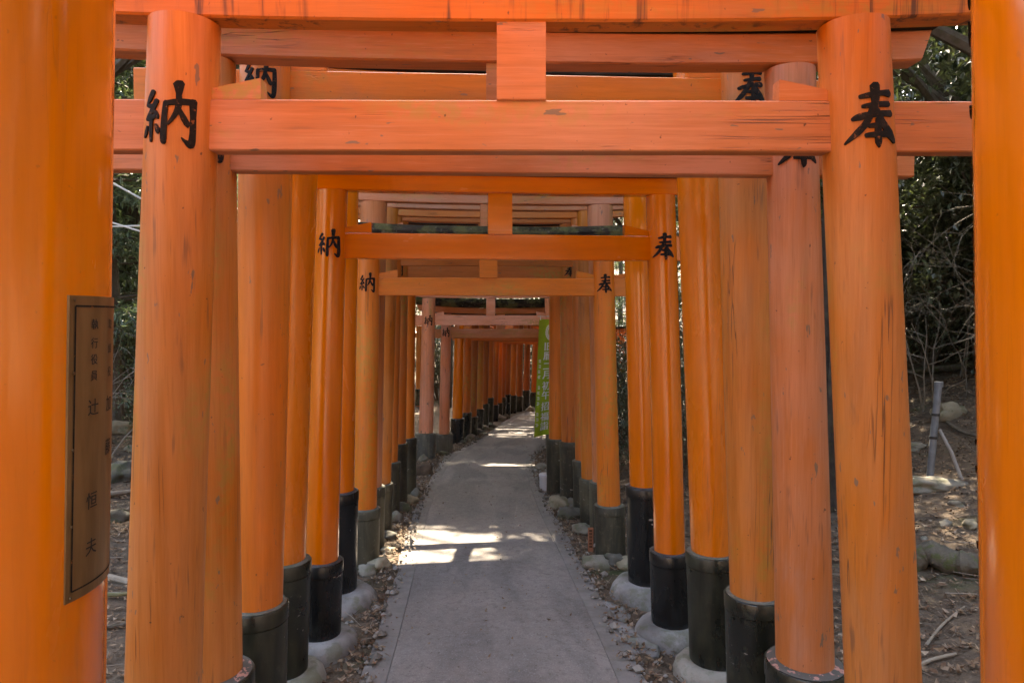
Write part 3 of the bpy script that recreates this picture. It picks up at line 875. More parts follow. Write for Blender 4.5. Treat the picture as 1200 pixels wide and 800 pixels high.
for k in range(13):                                  # unreadable small column
    b = .36 + k * .045
    if k in (4, 9): continue
    for j in range(3):
        aa = .10 + ru(-.02, .02); bb = b + (j - 1) * .010
        m.add([bmap(aa - .045, bb - .0022, .004), bmap(aa + .045, bb - .0022, .004), bmap(aa + .045, bb + .0022, .004), bmap(aa - .045, bb + .0022, .004)], [(0, 1, 2, 3)])
n = 22
for k in range(n):                                   # rope ring emblem made of short dashes
    a0 = 2 * math.pi * (k + .08) / n + .1; a1_ = 2 * math.pi * (k + .9) / n + .1
    if 1.42 < a0 < 1.72: continue
    for (ri, ro) in ((.56, .76), (.79, 1.0)):
        q = [(ri, a0), (ro, a0 + .10), (ro, a1_ + .10), (ri, a1_)]
        m.add([bmap(.52 + .25 * r_ * math.cos(t_), .110 - .075 * r_ * math.sin(t_), .004) for r_, t_ in q], [(0, 1, 2, 3)])
m.build('print', WHITE, cl)
POLE = plain('white_pole', (.55, .55, .53), .5)
DARKPOLE = plain('dark_pole', (.03, .03, .03), .45)
m = MB(); pt = at(640, 371, BY) - bl
px_ = .02
m.tube([(.0, .05, -.05), (.0, .05, .5)], .016, 8); 
m.build('pole_socket', DARKPOLE, banner, smooth=True)
m = MB(); m.tube([(0, .05, .3), (-.005, .05, bl_t.z - bl.z + .06)], .009, 8)
m.tube([(0, .05, bl_t.z - bl.z + .035), (bl_t.x - bl.x - .02, .03, bl_t.z - bl.z + .035)], .005, 6)
for a in (.05, .5, .95):
    p = bmap(a, 0); m.tube([p + Vector((0, 0, -.01)), p + Vector((0, .01, .045))], .006, 6)
m.build('pole', POLE, banner, smooth=True)

# ------------------------------------------------------------------ small signs and odds and ends
def boulder(name, x, y, r, mat, seed, flat=.7, sub=3, sink=.25, sq=(1, 1), rz=0.0, z=None):
    bm = bmesh.new(); bmesh.ops.create_icosphere(bm, subdivisions=sub, radius=1)
    cr, sr = math.cos(rz), math.sin(rz)
    for v in bm.verts:
        p = v.co.copy()
        d = 1 + .42 * noise.noise(p * 1.3 + Vector((seed, 0, 0))) + .20 * noise.noise(p * 2.9 + Vector((0, seed, 0))) + .04 * noise.noise(p * 7 + Vector((0, 0, seed)))
        q = p * d * r; q.x *= sq[0]; q.y *= sq[1]; q.z *= flat
        v.co = Vector((q.x * cr - q.y * sr, q.x * sr + q.y * cr, q.z))
    me = bpy.data.meshes.new(name); bm.to_mesh(me); bm.free()
    me.polygons.foreach_set('use_smooth', [True] * len(me.polygons))
    o = bpy.data.objects.new(name, me); me.materials.append(mat); C.objects.link(o)
    o.location = (x, y, (ground_z(x, y) if z is None else z) + r * flat * (1 - 2 * sink) * .5)
    return o

# small red-brown tag board by a sleeve
s = at(692, 650, 5.35); gz = ground_z(s.x, s.y)
sg = empty('tag_board', (s.x, s.y, gz)); tag(sg, 'tiny upright reddish wooden tag with dark writing by a mossy sleeve', 'sign')
m = MB(); m.box((-.022, -.004, -.03), (.022, .004, .20)); m.build('board', plain('tag_wood', (.36, .15, .08), .7), sg)
m = MB()
for k in range(6):
    for j in range(2):
        z = .18 - k * .026 - j * .009; m.box((-.012, -.0055, z - .0025), (.012, -.0046, z + .0025))
tag(m.build('lettering', INK, sg), kind='stuff')
# white plastic tub at the right edge
s = at(637, 577, 7.75); gz = ground_z(s.x, s.y)
tb = empty('plastic_tub', (s.x + .02, s.y, gz)); tag(tb, 'small white plastic tub with lid at the foot of a sleeve', 'tub')
m = MB(); lathe(m, [(.055, -.02), (.064, .02), (.070, .19), (.066, .195)], lambda z: Vector((0, 0, z)), 20); m.build('tub', plain('white_plastic', (.6, .62, .66), .4, var=.05), tb, smooth=True)
m = MB(); lathe(m, [(.060, .196), (.076, .197), (.077, .222), (.068, .232), (.02, .234)], lambda z: Vector((0, 0, z)), 20); m.build('lid', plain('white_lid', (.66, .68, .74), .35, var=.03), tb, smooth=True)
# cut stump / block at the left edge
s = at(496, 556, 8.9)
o = boulder('wood_block', s.x, 8.9, .15, plain('weathered_wood', (.10, .065, .04), .9, var=.3, sc=12), 3.3, .8, sq=(1, .7)); tag(o, 'dark brown weathered block of wood at the left edge of the path', 'wood block')

# stones packed round the feet
stone_px = [(446, 668, 4.95, .085), (432, 672, 4.85, .07), (455, 632, 5.75, .075), (441, 634, 5.6, .07), (463, 612, 6.4, .08), (470, 600, 6.75, .10), (478, 590, 7.1, .10), (486, 578, 7.5, .09), (484, 571, 7.8, .075),
            (455, 645, 5.35, .06), (697, 668, 5.0, .10), (720, 664, 5.05, .085), (738, 655, 5.0, .09), (683, 630, 5.95, .10), (668, 612, 6.5, .11), (655, 598, 6.95, .13), (668, 596, 6.95, .10), (645, 590, 7.3, .07),
            (640, 562, 8.3, .08), (655, 565, 8.2, .10), (634, 548, 9.3, .09), (520, 533, 10.6, .08), (497, 540, 10.0, .09), (540, 520, 12.1, .12), (552, 514, 12.6, .12), (560, 506, 13.4, .12), (567, 501, 14.1, .13), (573, 498, 14.8, .13), (584, 493, 16.2, .17),
            (592, 492, 16.6, .14), (566, 508, 13.2, .08), (560, 515, 12.5, .07), (622, 482, 18.8, .16), (606, 480, 19.3, .15)]
for i, (px, py, Y, r) in enumerate(stone_px):
    p = at(px, py, Y)
    o = boulder('footing_stone', p.x, Y, r, ROCKS[i % 3] if Y < 9 else ROCKS[2 if i % 2 else 1], i * 1.7, ru(.55, .8), 3, .2, (ru(.9, 1.3), ru(.8, 1.1)), ru(0, 3))
    side = 'plaque side' if side_d(p.x, Y) < 0 else 'banner side'
    gi = min(range(1, len(gates) - 2), key=lambda q: abs(gates[q]['YL'] - Y))
    tag(o, (('tan', 'grey', 'dark')[i % 3] if Y < 9 else 'dark') + ' stone on the ' + side + ' of the path at the ' + ORD[min(gi, 29)] + ' gate past the plaque', 'stone', 'footing stones')
# flat paving pieces along the right edge near the concrete rings
for i, (px, py, Y, r) in enumerate(((716, 712, 4.15, .10), (728, 735, 3.85, .13), (745, 752, 3.70, .10))):
    p = at(px, py, Y)
    o = boulder('flat_stone', p.x, Y, r, CONCRETE, 40 + i, .16, 3, .35, (1.0, 1.5), .3)
    tag(o, 'flat pale slab fragment beside the concrete rings', 'slab', 'slab fragments at the path edge')

# right bank: grey stake with collars, white stick, boulder, mossy root
def ground_hit(px, py):
    lo = None
    for k in range(40, 4000):
        Y = k * .01; p = at(px, py, Y)
        if p.z <= ground_z(p.x, p.y): return p
    return at(px, py, 10)
p = ground_hit(1089, 562)
stk = empty('stake', (p.x, p.y, ground_z(p.x, p.y))); tag(stk, 'grey leaning stake post with capped top on the leafy bank', 'stake')
k = p.y / F_PX
GREYP = plain('grey_pipe', (.17, .18, .19), .6, var=.2, sc=14)
top = Vector((10 * k, .02, 113 * k)); m = MB()
m.tube([(-.008, 0, -.2), top * .5, top], .0072 * p.y / 1.45, 14); m.build('post', GREYP, stk, smooth=True)
m = MB(); m.tube([top - Vector((0, 0, .03)), top + Vector((0, 0, .02))], .0088 * p.y / 1.45, 14); m.build('cap', GREYP, stk, smooth=True)
for f in (.44, .68):
    m = MB(); c = top * f; m.tube([c - Vector((0, 0, .012)), c + Vector((0, 0, .012))], .0085 * p.y / 1.45, 14); m.build('wire_tie', DARKPOLE, stk, smooth=True)
q0, q1 = ground_hit(1129, 562), at(1101, 503, p.y - .05)
m = MB(); m.tube([q0 + Vector((0, 0, -.03)), q0.lerp(q1, .55) + Vector((.01, 0, 0)), q1], [.015, .016, .014], 10)
o = m.build('pale_stick', stone_mat('peeled_wood', (.28, .26, .24), (.38, .36, .33), 0), smooth=True)
tag(o, 'peeled pale stick leaning against the grey stake', 'stick')
p = ground_hit(1086, 572); o = boulder('boulder', p.x, p.y, .20, ROCKS[1], 77, .42, 4, .2, (1.7, .8)); tag(o, 'long pale grey boulder at the base of the stake', 'boulder')
p = ground_hit(1066, 528); o = boulder('boulder', p.x, p.y, .17, ROCKS[1], 81, .4, 4, .2, (1.4, .8)); tag(o, 'small pale rock uphill behind the stake', 'boulder')
BARK = stone_mat('bark', (.075, .058, .042), (.13, .105, .08), .25, 3)
BARKM = stone_mat('bark_mossy', (.07, .058, .042), (.13, .11, .08), .8, 2)
p0, p1 = ground_hit(1065, 668), ground_hit(1165, 668)
m = MB(); pts = []
for i in range(13):
    t = i / 12; q = p0.lerp(p1, t); q = Vector((q.x, q.y, ground_z(q.x, q.y) + .0 + .09 * math.sin(math.pi * t) * (1 + .4 * math.sin(9 * t)) - .05 * (t < .05)))
    pts.append(q + Vector((0, .05 * math.sin(6 * t), 0)))
m.tube(catmull3(pts, 4), [.045 + .045 * math.sin(math.pi * i / 48) + .016 * noise.noise((i * .35, 3, 1)) for i in range(49)], 16)
m.v = [tuple(Vector(q) + Vector((0, .02, .022)) * noise.noise((q[0] * 9, q[1] * 9, q[2] * 9)) + Vector((0, .01, .008)) * noise.noise((q[0] * 6, q[1] * 40, q[2] * 40))) for q in m.v]
o = m.build('root', BARKM, smooth=True); tag(o, 'thick mossy root arching out of the leafy bank', 'root')

# branches and logs lying about
def stick(pts, r, label, mat=None, name='fallen_branch', grp=None):
    P = [Vector(q) for q in pts]; m = MB()
    m.tube(catmull3(P, 5), [r * (1 - .5 * i / (len(P) * 5)) for i in range((len(P) - 1) * 5 + 1)], 8)
    o = m.build(name, mat or BARK, smooth=True); tag(o, label, 'branch', grp); return o
PALEBARK = stone_mat('pale_bark', (.24, .19, .14), (.34, .28, .21), .05, 3)
def on_ground(pxs, lift=.02):
    o = []
    for px, py in pxs:
        q = ground_hit(px, py); o.append((q.x, q.y, ground_z(q.x, q.y) + lift))
    return o
stick(on_ground([(80, 675), (128, 680), (175, 692)]), .03, 'pale brown branch lying on the litter behind the weathered post', PALEBARK)
stick(on_ground([(100, 700), (140, 702), (185, 694)], .03), .016, 'thin greenish twig crossing the bare soil', stone_mat('green_twig', (.14, .14, .07), (.2, .19, .1), .2, 3))
stick(on_ground([(110, 740), (150, 735), (190, 715)], .02), .014, 'thin curved dark twig on the bare soil', BARK)
stick(on_ground([(100, 585), (135, 583), (180, 577)], .04), .032, 'long weathered branch lying across the slope', PALEBARK)
stick(on_ground([(1040, 445), (1090, 440), (1150, 436)], .10), .06, 'fallen mossy log lying along the upper bank', BARKM, 'fallen_log')
stick(on_ground([(1110, 500), (1130, 512), (1160, 520)], .05), .022, 'dark stick lying beside the grey stake', BARK)
stick(on_ground([(1065, 790), (1090, 777), (1120, 770)], .015), .010, 'thin straight twig on the leafy bank', PALEBARK)
stick(on_ground([(1085, 760), (1105, 735), (1130, 715)], .02), .008, 'slender pale twig pointing uphill on the bank', PALEBARK)
for i, (px, py, r, lab) in enumerate(((143, 560, .20, 'dark squared rock on the bare slope'), (150, 480, .30, 'pale broken rock at the top of the bare slope'), (140, 505, .16, 'brown rock below the pale broken one'),
                                   (1120, 662 - 70, .05, 'small grey pebble below the boulder'), (1108, 616, .05, 'grey pebble above the mossy root'), (1137, 617, .06, 'tan pebble at the edge of the bank'),
                                   (1083, 633, .03, 'white pebble above the mossy root'), (137, 610, .10, 'reddish stone half sunk in soil'), (160, 530, .12, 'long brown stone lying on the slope'), (1110, 488, .20, 'brown hump of rock uphill of the stake'))):
    p = ground_hit(px, py); o = boulder('slope_rock', p.x, p.y, r, ROCKS[(2, 0, 0, 1, 1, 0, 1, 2, 0, 0)[i]], 90 + i * 3.1, .65, 3, .15, (1.3, .8), ru(0, 2)); tag(o, lab, 'rock')

# ------------------------------------------------------------------ litter: leaves, twigs, gravel
def scatter_pts(n, y0, y1, dlo, dhi, bias=1.6, pw=1.7):
    out = []
    while len(out) < n:
        y = y0 + (y1 - y0) * rnd() ** bias
        i = int(np.argmin(abs(LY - y))); s = 1 if rnd() < .5 else -1
        d = dlo + (dhi - dlo) * rnd() ** pw
        j = min(i + 1, len(LX) - 1); t = Vector((LX[j] - LX[i - 1], LY[j] - LY[i - 1])).normalized()
        out.append((LX[i] + s * d * t.y, LY[i] - s * d * t.x + ru(-.05, .05)))
    return out
def litter(n, y0, y1, dlo, dhi, smin, smax, lift=.004, zf=ground_z, pw=1.7):
    m = MB()
    for x, y in scatter_pts(n, y0, y1, dlo, dhi, 1.3, pw):
        s = ru(smin, smax); a = ru(0, 6.28); w = s * ru(.3, .55)
        z = zf(x, y) + lift + rnd() * .012
        ca, sa = math.cos(a), math.sin(a); t1, t2 = ru(-.5, .5), ru(-.5, .5); cu = ru(.0, .35) * s
        def P(u, v, h): return (x + u * ca - v * sa, y + u * sa + v * ca, z + u * t1 * .6 + v * t2 + h + .35 * s * abs(t1) * .6 + w * abs(t2))
        m.add([P(-s / 2, 0, cu), P(0, -w / 2, 0), P(s / 2, 0, cu), P(0, w / 2, 0), P(0, 0, -cu * .2)], [(0, 1, 4), (1, 2, 4), (2, 3, 4), (3, 0, 4)])
    return m
LEAFM = island_mat('dry_leaf', [(.06, .036, .02), (.13, .075, .042), (.20, .125, .072), (.26, .18, .115), (.11, .056, .03), (.36, .28, .20)], .8)
lm_ = litter(26000, .7, 13, .66, 3.5, .018, .055); l2_ = litter(60000, .6, 12, 1.5, 8.5, .018, .058, pw=.9); lm_.add(l2_.v, l2_.f)
o = lm_.build('leaf_litter', LEAFM); tag(o, 'dry brown leaf litter covering the soil beside the path', 'leaf litter', kind='stuff')
def path_z(x, y): return plane_z(y) + .014
m = MB()
m = litter(260, 1.5, 13, .05, .60, .012, .035, .004, path_z); m2_ = litter(3200, 1.2, 14, .58, .78, .010, .035, .004, path_z, pw=.6); m.add(m2_.v, m2_.f)
o = m.build('path_litter', LEAFM); tag(o, 'sparse dry leaves blown along the path edges', 'leaf litter', kind='stuff')
m = MB()
for x, y in scatter_pts(4200, .8, 12, .70, 7, 1.3, 1.1):
    a = ru(0, 6.28); l = ru(.05, .32) * (1 if rnd() < .8 else 1.8); z = ground_z(x, y) + .012
    dx, dy = math.cos(a) * l / 2, math.sin(a) * l / 2
    e = ru(-.02, .04)
    m.tube([(x - dx, y - dy, z), (x + ru(-.01, .01), y, z + ru(0, .02)), (x + dx, y + dy, z + e)], [.003, .0025, .0012], 4)
o = m.build('twig_litter', island_mat('twig', [(.07, .05, .035), (.16, .12, .09), (.28, .23, .18)], .85)); tag(o, 'fine twigs scattered through the leaf litter', 'twigs', kind='stuff')
m = MB()
for x, y in scatter_pts(3600, 1.0, 13, .64, 1.6):
    r = ru(.004, .018) if rnd() < .9 else ru(.02, .035); z = max(ground_z(x, y), plane_z(y) + .010 if abs(side_d(x, y)) < .71 else -99) + r * .3
    rot = ru(0, 6.28)
    vs = [(x + r * ru(.7, 1.2) * math.cos(rot + k * 1.2566), y + r * ru(.7, 1.2) * math.sin(rot + k * 1.2566), z + ru(-.2, .2) * r) for k in range(5)]
    m.add(vs + [(x, y, z + r * .8), (x, y, z - r)], [(k, (k + 1) % 5, 5) for k in range(5)] + [((k + 1) % 5, k, 6) for k in range(5)])
o = m.build('gravel', island_mat('gravel', [(.10, .09, .075), (.2, .18, .155), (.32, .30, .27), (.15, .12, .09)], .9)); tag(o, 'loose gravel along the path verge', 'gravel', kind='stuff')

# ------------------------------------------------------------------ trees
def leaf_quad(m, c, d, s, w, up):
    d = d.normalized(); side = d.cross(up)
    if side.length < 1e-3: side = d.cross(Vector((1, 0, 0)))
    side.normalize(); nn = side.cross(d)
    m.add([c, c + d * s * .5 + side * w * .5 + nn * s * .05, c + d * s - nn * s * .08, c + d * s * .5 - side * w * .5 + nn * s * .05], [(0, 1, 2), (0, 2, 3)])
def rdir(zb=0.0):
    while 1:
        v = Vector((ru(-1, 1), ru(-1, 1), ru(-1, 1) + zb))
        if .05 < v.length < 1.3: return v.normalized()
def tree_meshes(kind, seed):
    random.seed(seed)
    T = MB(); K = MB()
    if kind == 'broadleaf':
        h = 8.5; trunk = [(0, 0, -.3), (ru(-.1, .1), ru(-.1, .1), 2), (ru(-.25, .25), ru(-.25, .25), 4.5), (ru(-.4, .4), ru(-.4, .4), 7.5)]
        tp = catmull3([Vector(p) for p in trunk], 5); T.tube(tp, [.16 * (1 - .8 * i / len(tp)) for i in range(len(tp))], 9)
        for b in range(36):
            t = ru(.12, 1); base = tp[int(t * (len(tp) - 1))]
            a = ru(0, 6.28); L = ru(1.4, 3.0) * (1.15 - .55 * t)
            end = base + Vector((math.cos(a) * L, math.sin(a) * L, ru(.1, .9) * L * .6)); mid = base.lerp(end, .5) + Vector((0, 0, .2))
            bp = catmull3([base, mid, end], 4); T.tube(bp, [.05 * (1 - .8 * i / len(bp)) for i in range(len(bp))], 5)
            for cidx in range(9):
                cc = base.lerp(end, ru(.35, 1.05)) + rdir() * ru(.1, .55)
                T.tube([base.lerp(end, .6), cc], [.012, .005], 3)
                for l in range(58):
                    p = cc + rdir() * ru(.05, .42); leaf_quad(K, p, rdir(-.2), ru(.09, .18), ru(.05, .085), Vector((ru(-.4, .4), ru(-.4, .4), 1)))
    elif kind == 'cedar':
        tp = [Vector((0, 0, -.3)), Vector((.03, .02, 3)), Vector((.0, .05, 7)), Vector((.05, 0, 12.5))]
        tp = catmull3(tp, 6); T.tube(tp, [.19 * (1 - .9 * i / len(tp)) for i in range(len(tp))], 10)
        for b in range(90):
            t = ru(.10, .99); z = t * 12.4; base = Vector((0, 0, z)); a = ru(0, 6.28); L = (2.5 * (1 - t) + .35) * ru(.7, 1.1)
            end = base + Vector((math.cos(a) * L, math.sin(a) * L, -.18 * L + ru(-.1, .25)))
            mid = base.lerp(end, .55) + Vector((0, 0, .10 * L)); bp = catmull3([base, mid, end], 4)
            T.tube(bp, [.028 * (1 - .85 * i / len(bp)) for i in range(len(bp))], 4)
            for l in range(int(80 + 110 * (1 - t))):
                q = bp[int(ru(.22, 1) * (len(bp) - 1))] + Vector((ru(-.2, .2), ru(-.2, .2), ru(-.16, .08)))
                d = (end - base).normalized() * ru(.3, 1) + rdir() * .8 + Vector((0, 0, -.25))
                leaf_quad(K, q, d, ru(.12, .26), ru(.03, .06), Vector((ru(-.5, .5), ru(-.5, .5), 1)))
    else:   # shrub
        for s in range(9):
            a = ru(0, 6.28); e = Vector((math.cos(a) * ru(.2, .9), math.sin(a) * ru(.2, .9), ru(.8, 1.9)))
            bp = catmull3([Vector((0, 0, -.1)), e * .5 + Vector((0, 0, .15)), e], 4); T.tube(bp, [.018 * (1 - .8 * i / len(bp)) for i in range(len(bp))], 4)
            for cidx in range(9):
                cc = e * ru(.3, 1.05) + rdir() * ru(.05, .35)
                T.tube([e * .5, cc], [.006, .003], 3)
                for l in range(30):
                    p = cc + rdir() * ru(.03, .28); leaf_quad(K, p, rdir(-.1), ru(.05, .10), ru(.025, .042), Vector((ru(-.4, .4), ru(-.4, .4), 1)))
    return T.mesh(kind + '_trunk', True), K.mesh(kind + '_crown')
DARKLEAF = island_mat('leaf_dark', [(.050, .066, .042), (.085, .105, .066), (.135, .155, .10), (.072, .092, .060)], .28, .14, .6)
MIDLEAF = island_mat('leaf_mid', [(.042, .062, .030), (.066, .094, .046), (.10, .132, .064), (.055, .080, .040)], .32, .16, .6)
CEDLEAF = island_mat('leaf_cedar', [(.070, .098, .064), (.11, .148, .092), (.15, .195, .12), (.12, .16, .09)], .42, .22, .5)
PROTO = {}
for kk, (kind, sd, lm) in {'dark': ('broadleaf', 11, DARKLEAF), 'mid': ('broadleaf', 23, MIDLEAF), 'cedar': ('cedar', 5, CEDLEAF), 'shrub': ('shrub', 9, DARKLEAF), 'shrub2': ('shrub', 31, MIDLEAF)}.items():
    tm, km = tree_meshes(kind, sd); tm.materials.append(BARK); km.materials.append(lm); PROTO[kk] = (tm, km)
random.seed(99)
NAMES = {'dark': 'evergreen_tree', 'mid': 'evergreen_tree', 'cedar': 'cedar_tree', 'shrub': 'shrub', 'shrub2': 'shrub'}
def plant(kk, x, y, sc, label, cat, grp):
    z = ground_z(x, y)
    r = empty(NAMES[kk], (x, y, z - .05)); r.scale = (sc, sc, sc * ru(.92, 1.1)); r.rotation_euler = (0, 0, ru(0, 6.28))
    tag(r, label, cat, grp)
    for nm, me in zip(('stem' if 'shrub' in kk else 'trunk', 'foliage' if 'shrub' in kk else 'crown'), PROTO[kk]):
        o = bpy.data.objects.new(nm, me); C.objects.link(o); o.parent = r
    return r
# right bank
for x, y, kk, sc in ((7.2, 10.2, 'dark', .85), (8.6, 11.5, 'dark', 1.0), (7.2, 13.0, 'mid', .9), (10.5, 9.2, 'dark', 1.0), (11.5, 14.0, 'dark', 1.15), (9.4, 16.5, 'dark', 1.0), (13.5, 11.0, 'mid', 1.1), (6.3, 16.0, 'dark', .9),
                     (14.5, 17.5, 'dark', 1.2), (12.0, 6.0, 'dark', 1.0), (16.0, 8.0, 'dark', 1.2), (10.8, 20.0, 'mid', 1.1), (9.5, 3.0, 'dark', 1.1), (13.0, 1.0, 'dark', 1.1), (17, 13, 'dark', 1.2), (8.5, -2.5, 'dark', 1.1), (11, -6, 'dark', 1.2)):
    plant(kk, x, y, sc, 'dark glossy evergreen tree on the bank right of the gates', 'tree', 'evergreens on the right bank')
for x, y, kk, sc in ((6.9, 7.6, 'shrub', 1.1), (5.0, 10.3, 'shrub', 1.0), (7.6, 9.6, 'shrub', 1.2), (7.0, 11.2, 'shrub', 1.2), (8.8, 8.8, 'shrub', 1.3), (4.4, 10.8, 'shrub', 1.0)):
    plant(kk, x, y, sc, 'low dark leafy shrub at the foot of the right bank trees', 'shrub', 'shrubs on the right bank')
for x, y, kk, sc in ((8.0, 9.9, 'dark', .9), (9.0, 13.2, 'dark', 1.1), (10.4, 11.2, 'dark', 1.1), (12.8, 9.4, 'dark', 1.2), (14.2, 14.2, 'dark', 1.3), (12.2, 17.0, 'dark', 1.2), (16.5, 19, 'dark', 1.3), (15.5, 11, 'dark', 1.3), (18.5, 15.5, 'dark', 1.4), (20, 11, 'dark', 1.4), (7.4, 18.5, 'dark', 1.1)):
    plant(kk, x, y, sc, 'dark glossy evergreen tree on the bank right of the gates', 'tree', 'evergreens on the right bank')
for x, y, kk, sc in ((1.75, 8.7, 'shrub', .75), (2.1, 9.8, 'shrub', .9), (2.3, 11.2, 'shrub', 1.0), (2.5, 12.8, 'shrub', 1.1), (2.9, 14.6, 'shrub', 1.2), (3.3, 16.4, 'shrub', 1.2), (3.4, 11.8, 'shrub', 1.2), (4.2, 14.0, 'shrub', 1.3), (2.7, 7.9, 'shrub', .8)):
    plant(kk, x, y, sc, 'dark leafy shrub on the verge behind the banner', 'shrub', 'shrubs behind the banner')
for x, y, kk, sc in ((-1.2, 20.8, 'shrub', 1.2), (-.3, 21.6, 'shrub', 1.3), (.6, 22.3, 'shrub', 1.3), (1.6, 23.0, 'shrub', 1.4), (2.8, 23.8, 'shrub', 1.4), (-2.2, 19.8, 'shrub', 1.3), (-.6, 23.2, 'shrub', 1.8), (1.0, 24.2, 'shrub', 1.9), (2.6, 25.2, 'shrub', 1.9), (-2.4, 22.4, 'shrub', 1.7)):
    plant(kk, x, y, sc, 'dark leafy shrub closing the view beyond the bend', 'shrub', 'shrubs beyond the bend')
# left side
for x, y, kk, sc in ((-5.6, 9.3, 'cedar', .75), (-7.4, 11.8, 'cedar', .95), (-6.3, 14.5, 'cedar', .9), (-9.5, 13.5, 'cedar', 1.05), (-8.6, 17.0, 'cedar', 1.0), (-11.5, 17.5, 'cedar', 1.1), (-5.0, 19.0, 'cedar', .9), (-10.5, 9.5, 'cedar', 1.0), (-13, 13, 'cedar', 1.1), (-7.8, 21.5, 'cedar', 1.1), (-6.8, 10.6, 'cedar', .8), (-8.2, 14.2, 'cedar', 1.0), (-10, 16, 'cedar', 1.1), (-12, 20, 'cedar', 1.2), (-5.4, 16.5, 'cedar', .9), (-14.5, 18, 'cedar', 1.3)):
    plant(kk, x, y, sc, 'feathery green cedar on the slope left of the gates', 'tree', 'cedars on the left slope')
for x, y, kk, sc in ((-9.2, 6.0, 'mid', .9), (-12.5, 4.0, 'mid', 1.0), (-11, -1.5, 'mid', 1.0)):
    plant(kk, x, y, sc, 'mid green broadleaf tree on the slope left of the gates', 'tree', 'broadleaf trees on the left slope')
for x, y, kk, sc in ((-4.5, 8.4, 'shrub2', .7), (-5.4, 9.9, 'shrub2', .9), (-6.9, 10.0, 'shrub2', 1.0), (-4.4, 12.5, 'shrub2', 1.0), (-3.4, 15.0, 'shrub2', .9)):
    plant(kk, x, y, sc, 'low green shrub at the top of the bare left slope', 'shrub', 'shrubs on the left slope')
# beyond the bend
for x, y, kk, sc in ((-2.0, 24.5, 'dark', .85), (1.2, 26.0, 'dark', .9), (4.5, 27.5, 'cedar', .8), (-5.5, 27, 'cedar', 1.0), (8, 29, 'dark', 1.0), (-1, 30, 'cedar', .9), (3, 33, 'cedar', 1.0), (12, 30, 'cedar', 1.0), (-10, 27, 'cedar', 1.1), (-14, 23, 'cedar', 1.1), (15, 25, 'dark', 1.1), (18, 20, 'dark', 1.2)):
    plant(kk, x, y, sc, 'tree in the wood behind the bend of the path', 'tree', 'trees behind the bend')

# dark trunk close behind the right-hand posts
p = ground_hit(972, 592)
tr = empty('old_tree', (p.x, p.y, ground_z(p.x, p.y))); tag(tr, 'old tree with dark furrowed trunk just behind the salmon post', 'tree')
m = MB(); rings = []
for i in range(24):
    z = -.15 + i * .30; base = .17 + .10 * math.exp(-max(0, z) * 3.5) - .004 * i
    rings.append([((base + .022 * noise.noise((math.cos(q) * 3, math.sin(q) * 3, z * .5)) + .012 * math.sin(q * 13 + 1.5 * noise.noise((z * 1.2, q, 0)))) * math.cos(q) + .012 * i * .4,
                   (base + .022 * noise.noise((math.cos(q) * 3, math.sin(q) * 3, z * .5)) + .012 * math.sin(q * 13 + 1.5 * noise.noise((z * 1.2, q, 0)))) * math.sin(q), z) for q in [2 * math.pi * j / 52 for j in range(52)]])
m.rings(rings); m.build('trunk', stone_mat('dark_furrowed_bark', (.030, .022, .016), (.065, .05, .038), .2, 2), tr, smooth=True, sharp=60)
cr = bpy.data.objects.new('crown', PROTO['dark'][1]); C.objects.link(cr); cr.parent = tr; cr.scale = (.8, .8, .7); cr.location = (.1, 0, 3.6)

# tall trees whose crowns meet over the path, added for shade; holes cut to place the sun patches
SUNV = sv
HOLES = [(-1.05, -.2, 5.08, 5.76), (.2, .45, 5.70, 5.86), (-.95, -.68, 5.8, 6.1), (-.3, .3, 9.45, 9.65), (-.5, 1.2, 13.0, 13.4), (-.4, 1.3, 14.2, 14.6)]
def in_hole(p):
    zg = plane_z(p.y); k = (p.z - zg) / (SUNV.z + SUNV.y * SLOPE * -1)
    gx, gy = p.x - SUNV.x * k, p.y - SUNV.y * k
    k = (p.z - plane_z(gy)) / SUNV.z; gx, gy = p.x - SUNV.x * k, p.y - SUNV.y * k
    m_ = .10
    return any(a - m_ < gx < b + m_ and c - m_ < gy < d + m_ for a, b, c, d in HOLES)
random.seed(41)
def canopy_tree(x, y, cx, cy, rx, ry, z0, z1, nclus, mat, label):
    gz = ground_z(x, y); r = empty('canopy_tree', (x, y, gz)); tag(r, label, 'tree')
    o = Vector((x, y, gz)); T = MB(); K = MB()
    top = Vector((x + (cx - x) * .35, y + (cy - y) * .35, z1 + .3))
    tp = catmull3([Vector((x, y, gz - .3)), Vector((x + .1, y, gz + 2.2)), Vector((x + (cx - x) * .15, y + (cy - y) * .15, z0 - .6)), top], 6)
    T.tube([q - o for q in tp], [.20 * (1 - .75 * i / len(tp)) for i in range(len(tp))], 10)
    heads = []
    for b in range(15):
        a = ru(0, 6.28); q = math.sqrt(ru(.15, 1)); e = Vector((cx + rx * q * math.cos(a), cy + ry * q * math.sin(a), ru(z0 + .4, z1)))
        s_ = tp[int(ru(.55, .95) * (len(tp) - 1))]; heads.append((s_, e))
        bp = catmull3([s_, s_.lerp(e, .5) + Vector((0, 0, .4)), e], 4); T.tube([w - o for w in bp], [.07 * (1 - .8 * i / len(bp)) for i in range(len(bp))], 6)
    for c in range(nclus):
        a = ru(0, 6.28); q = math.sqrt(rnd()); cc = Vector((cx + rx * q * math.cos(a), cy + ry * q * math.sin(a), ru(z0, z1)))
        if in_hole(cc): continue
        hd = min(heads, key=lambda h: (h[1] - cc).length)[1]
        T.tube([hd - o, cc - o], [.012, .004], 3)
        for l in range(100):
            p = cc + rdir() * ru(.05, .6)
            if in_hole(p): continue
            leaf_quad(K, p - o, rdir(-.2), ru(.09, .17), ru(.045, .08), Vector((ru(-.5, .5), ru(-.5, .5), 1)))
    T.build('trunk', BARK, r, smooth=True); K.build('crown', mat, r)
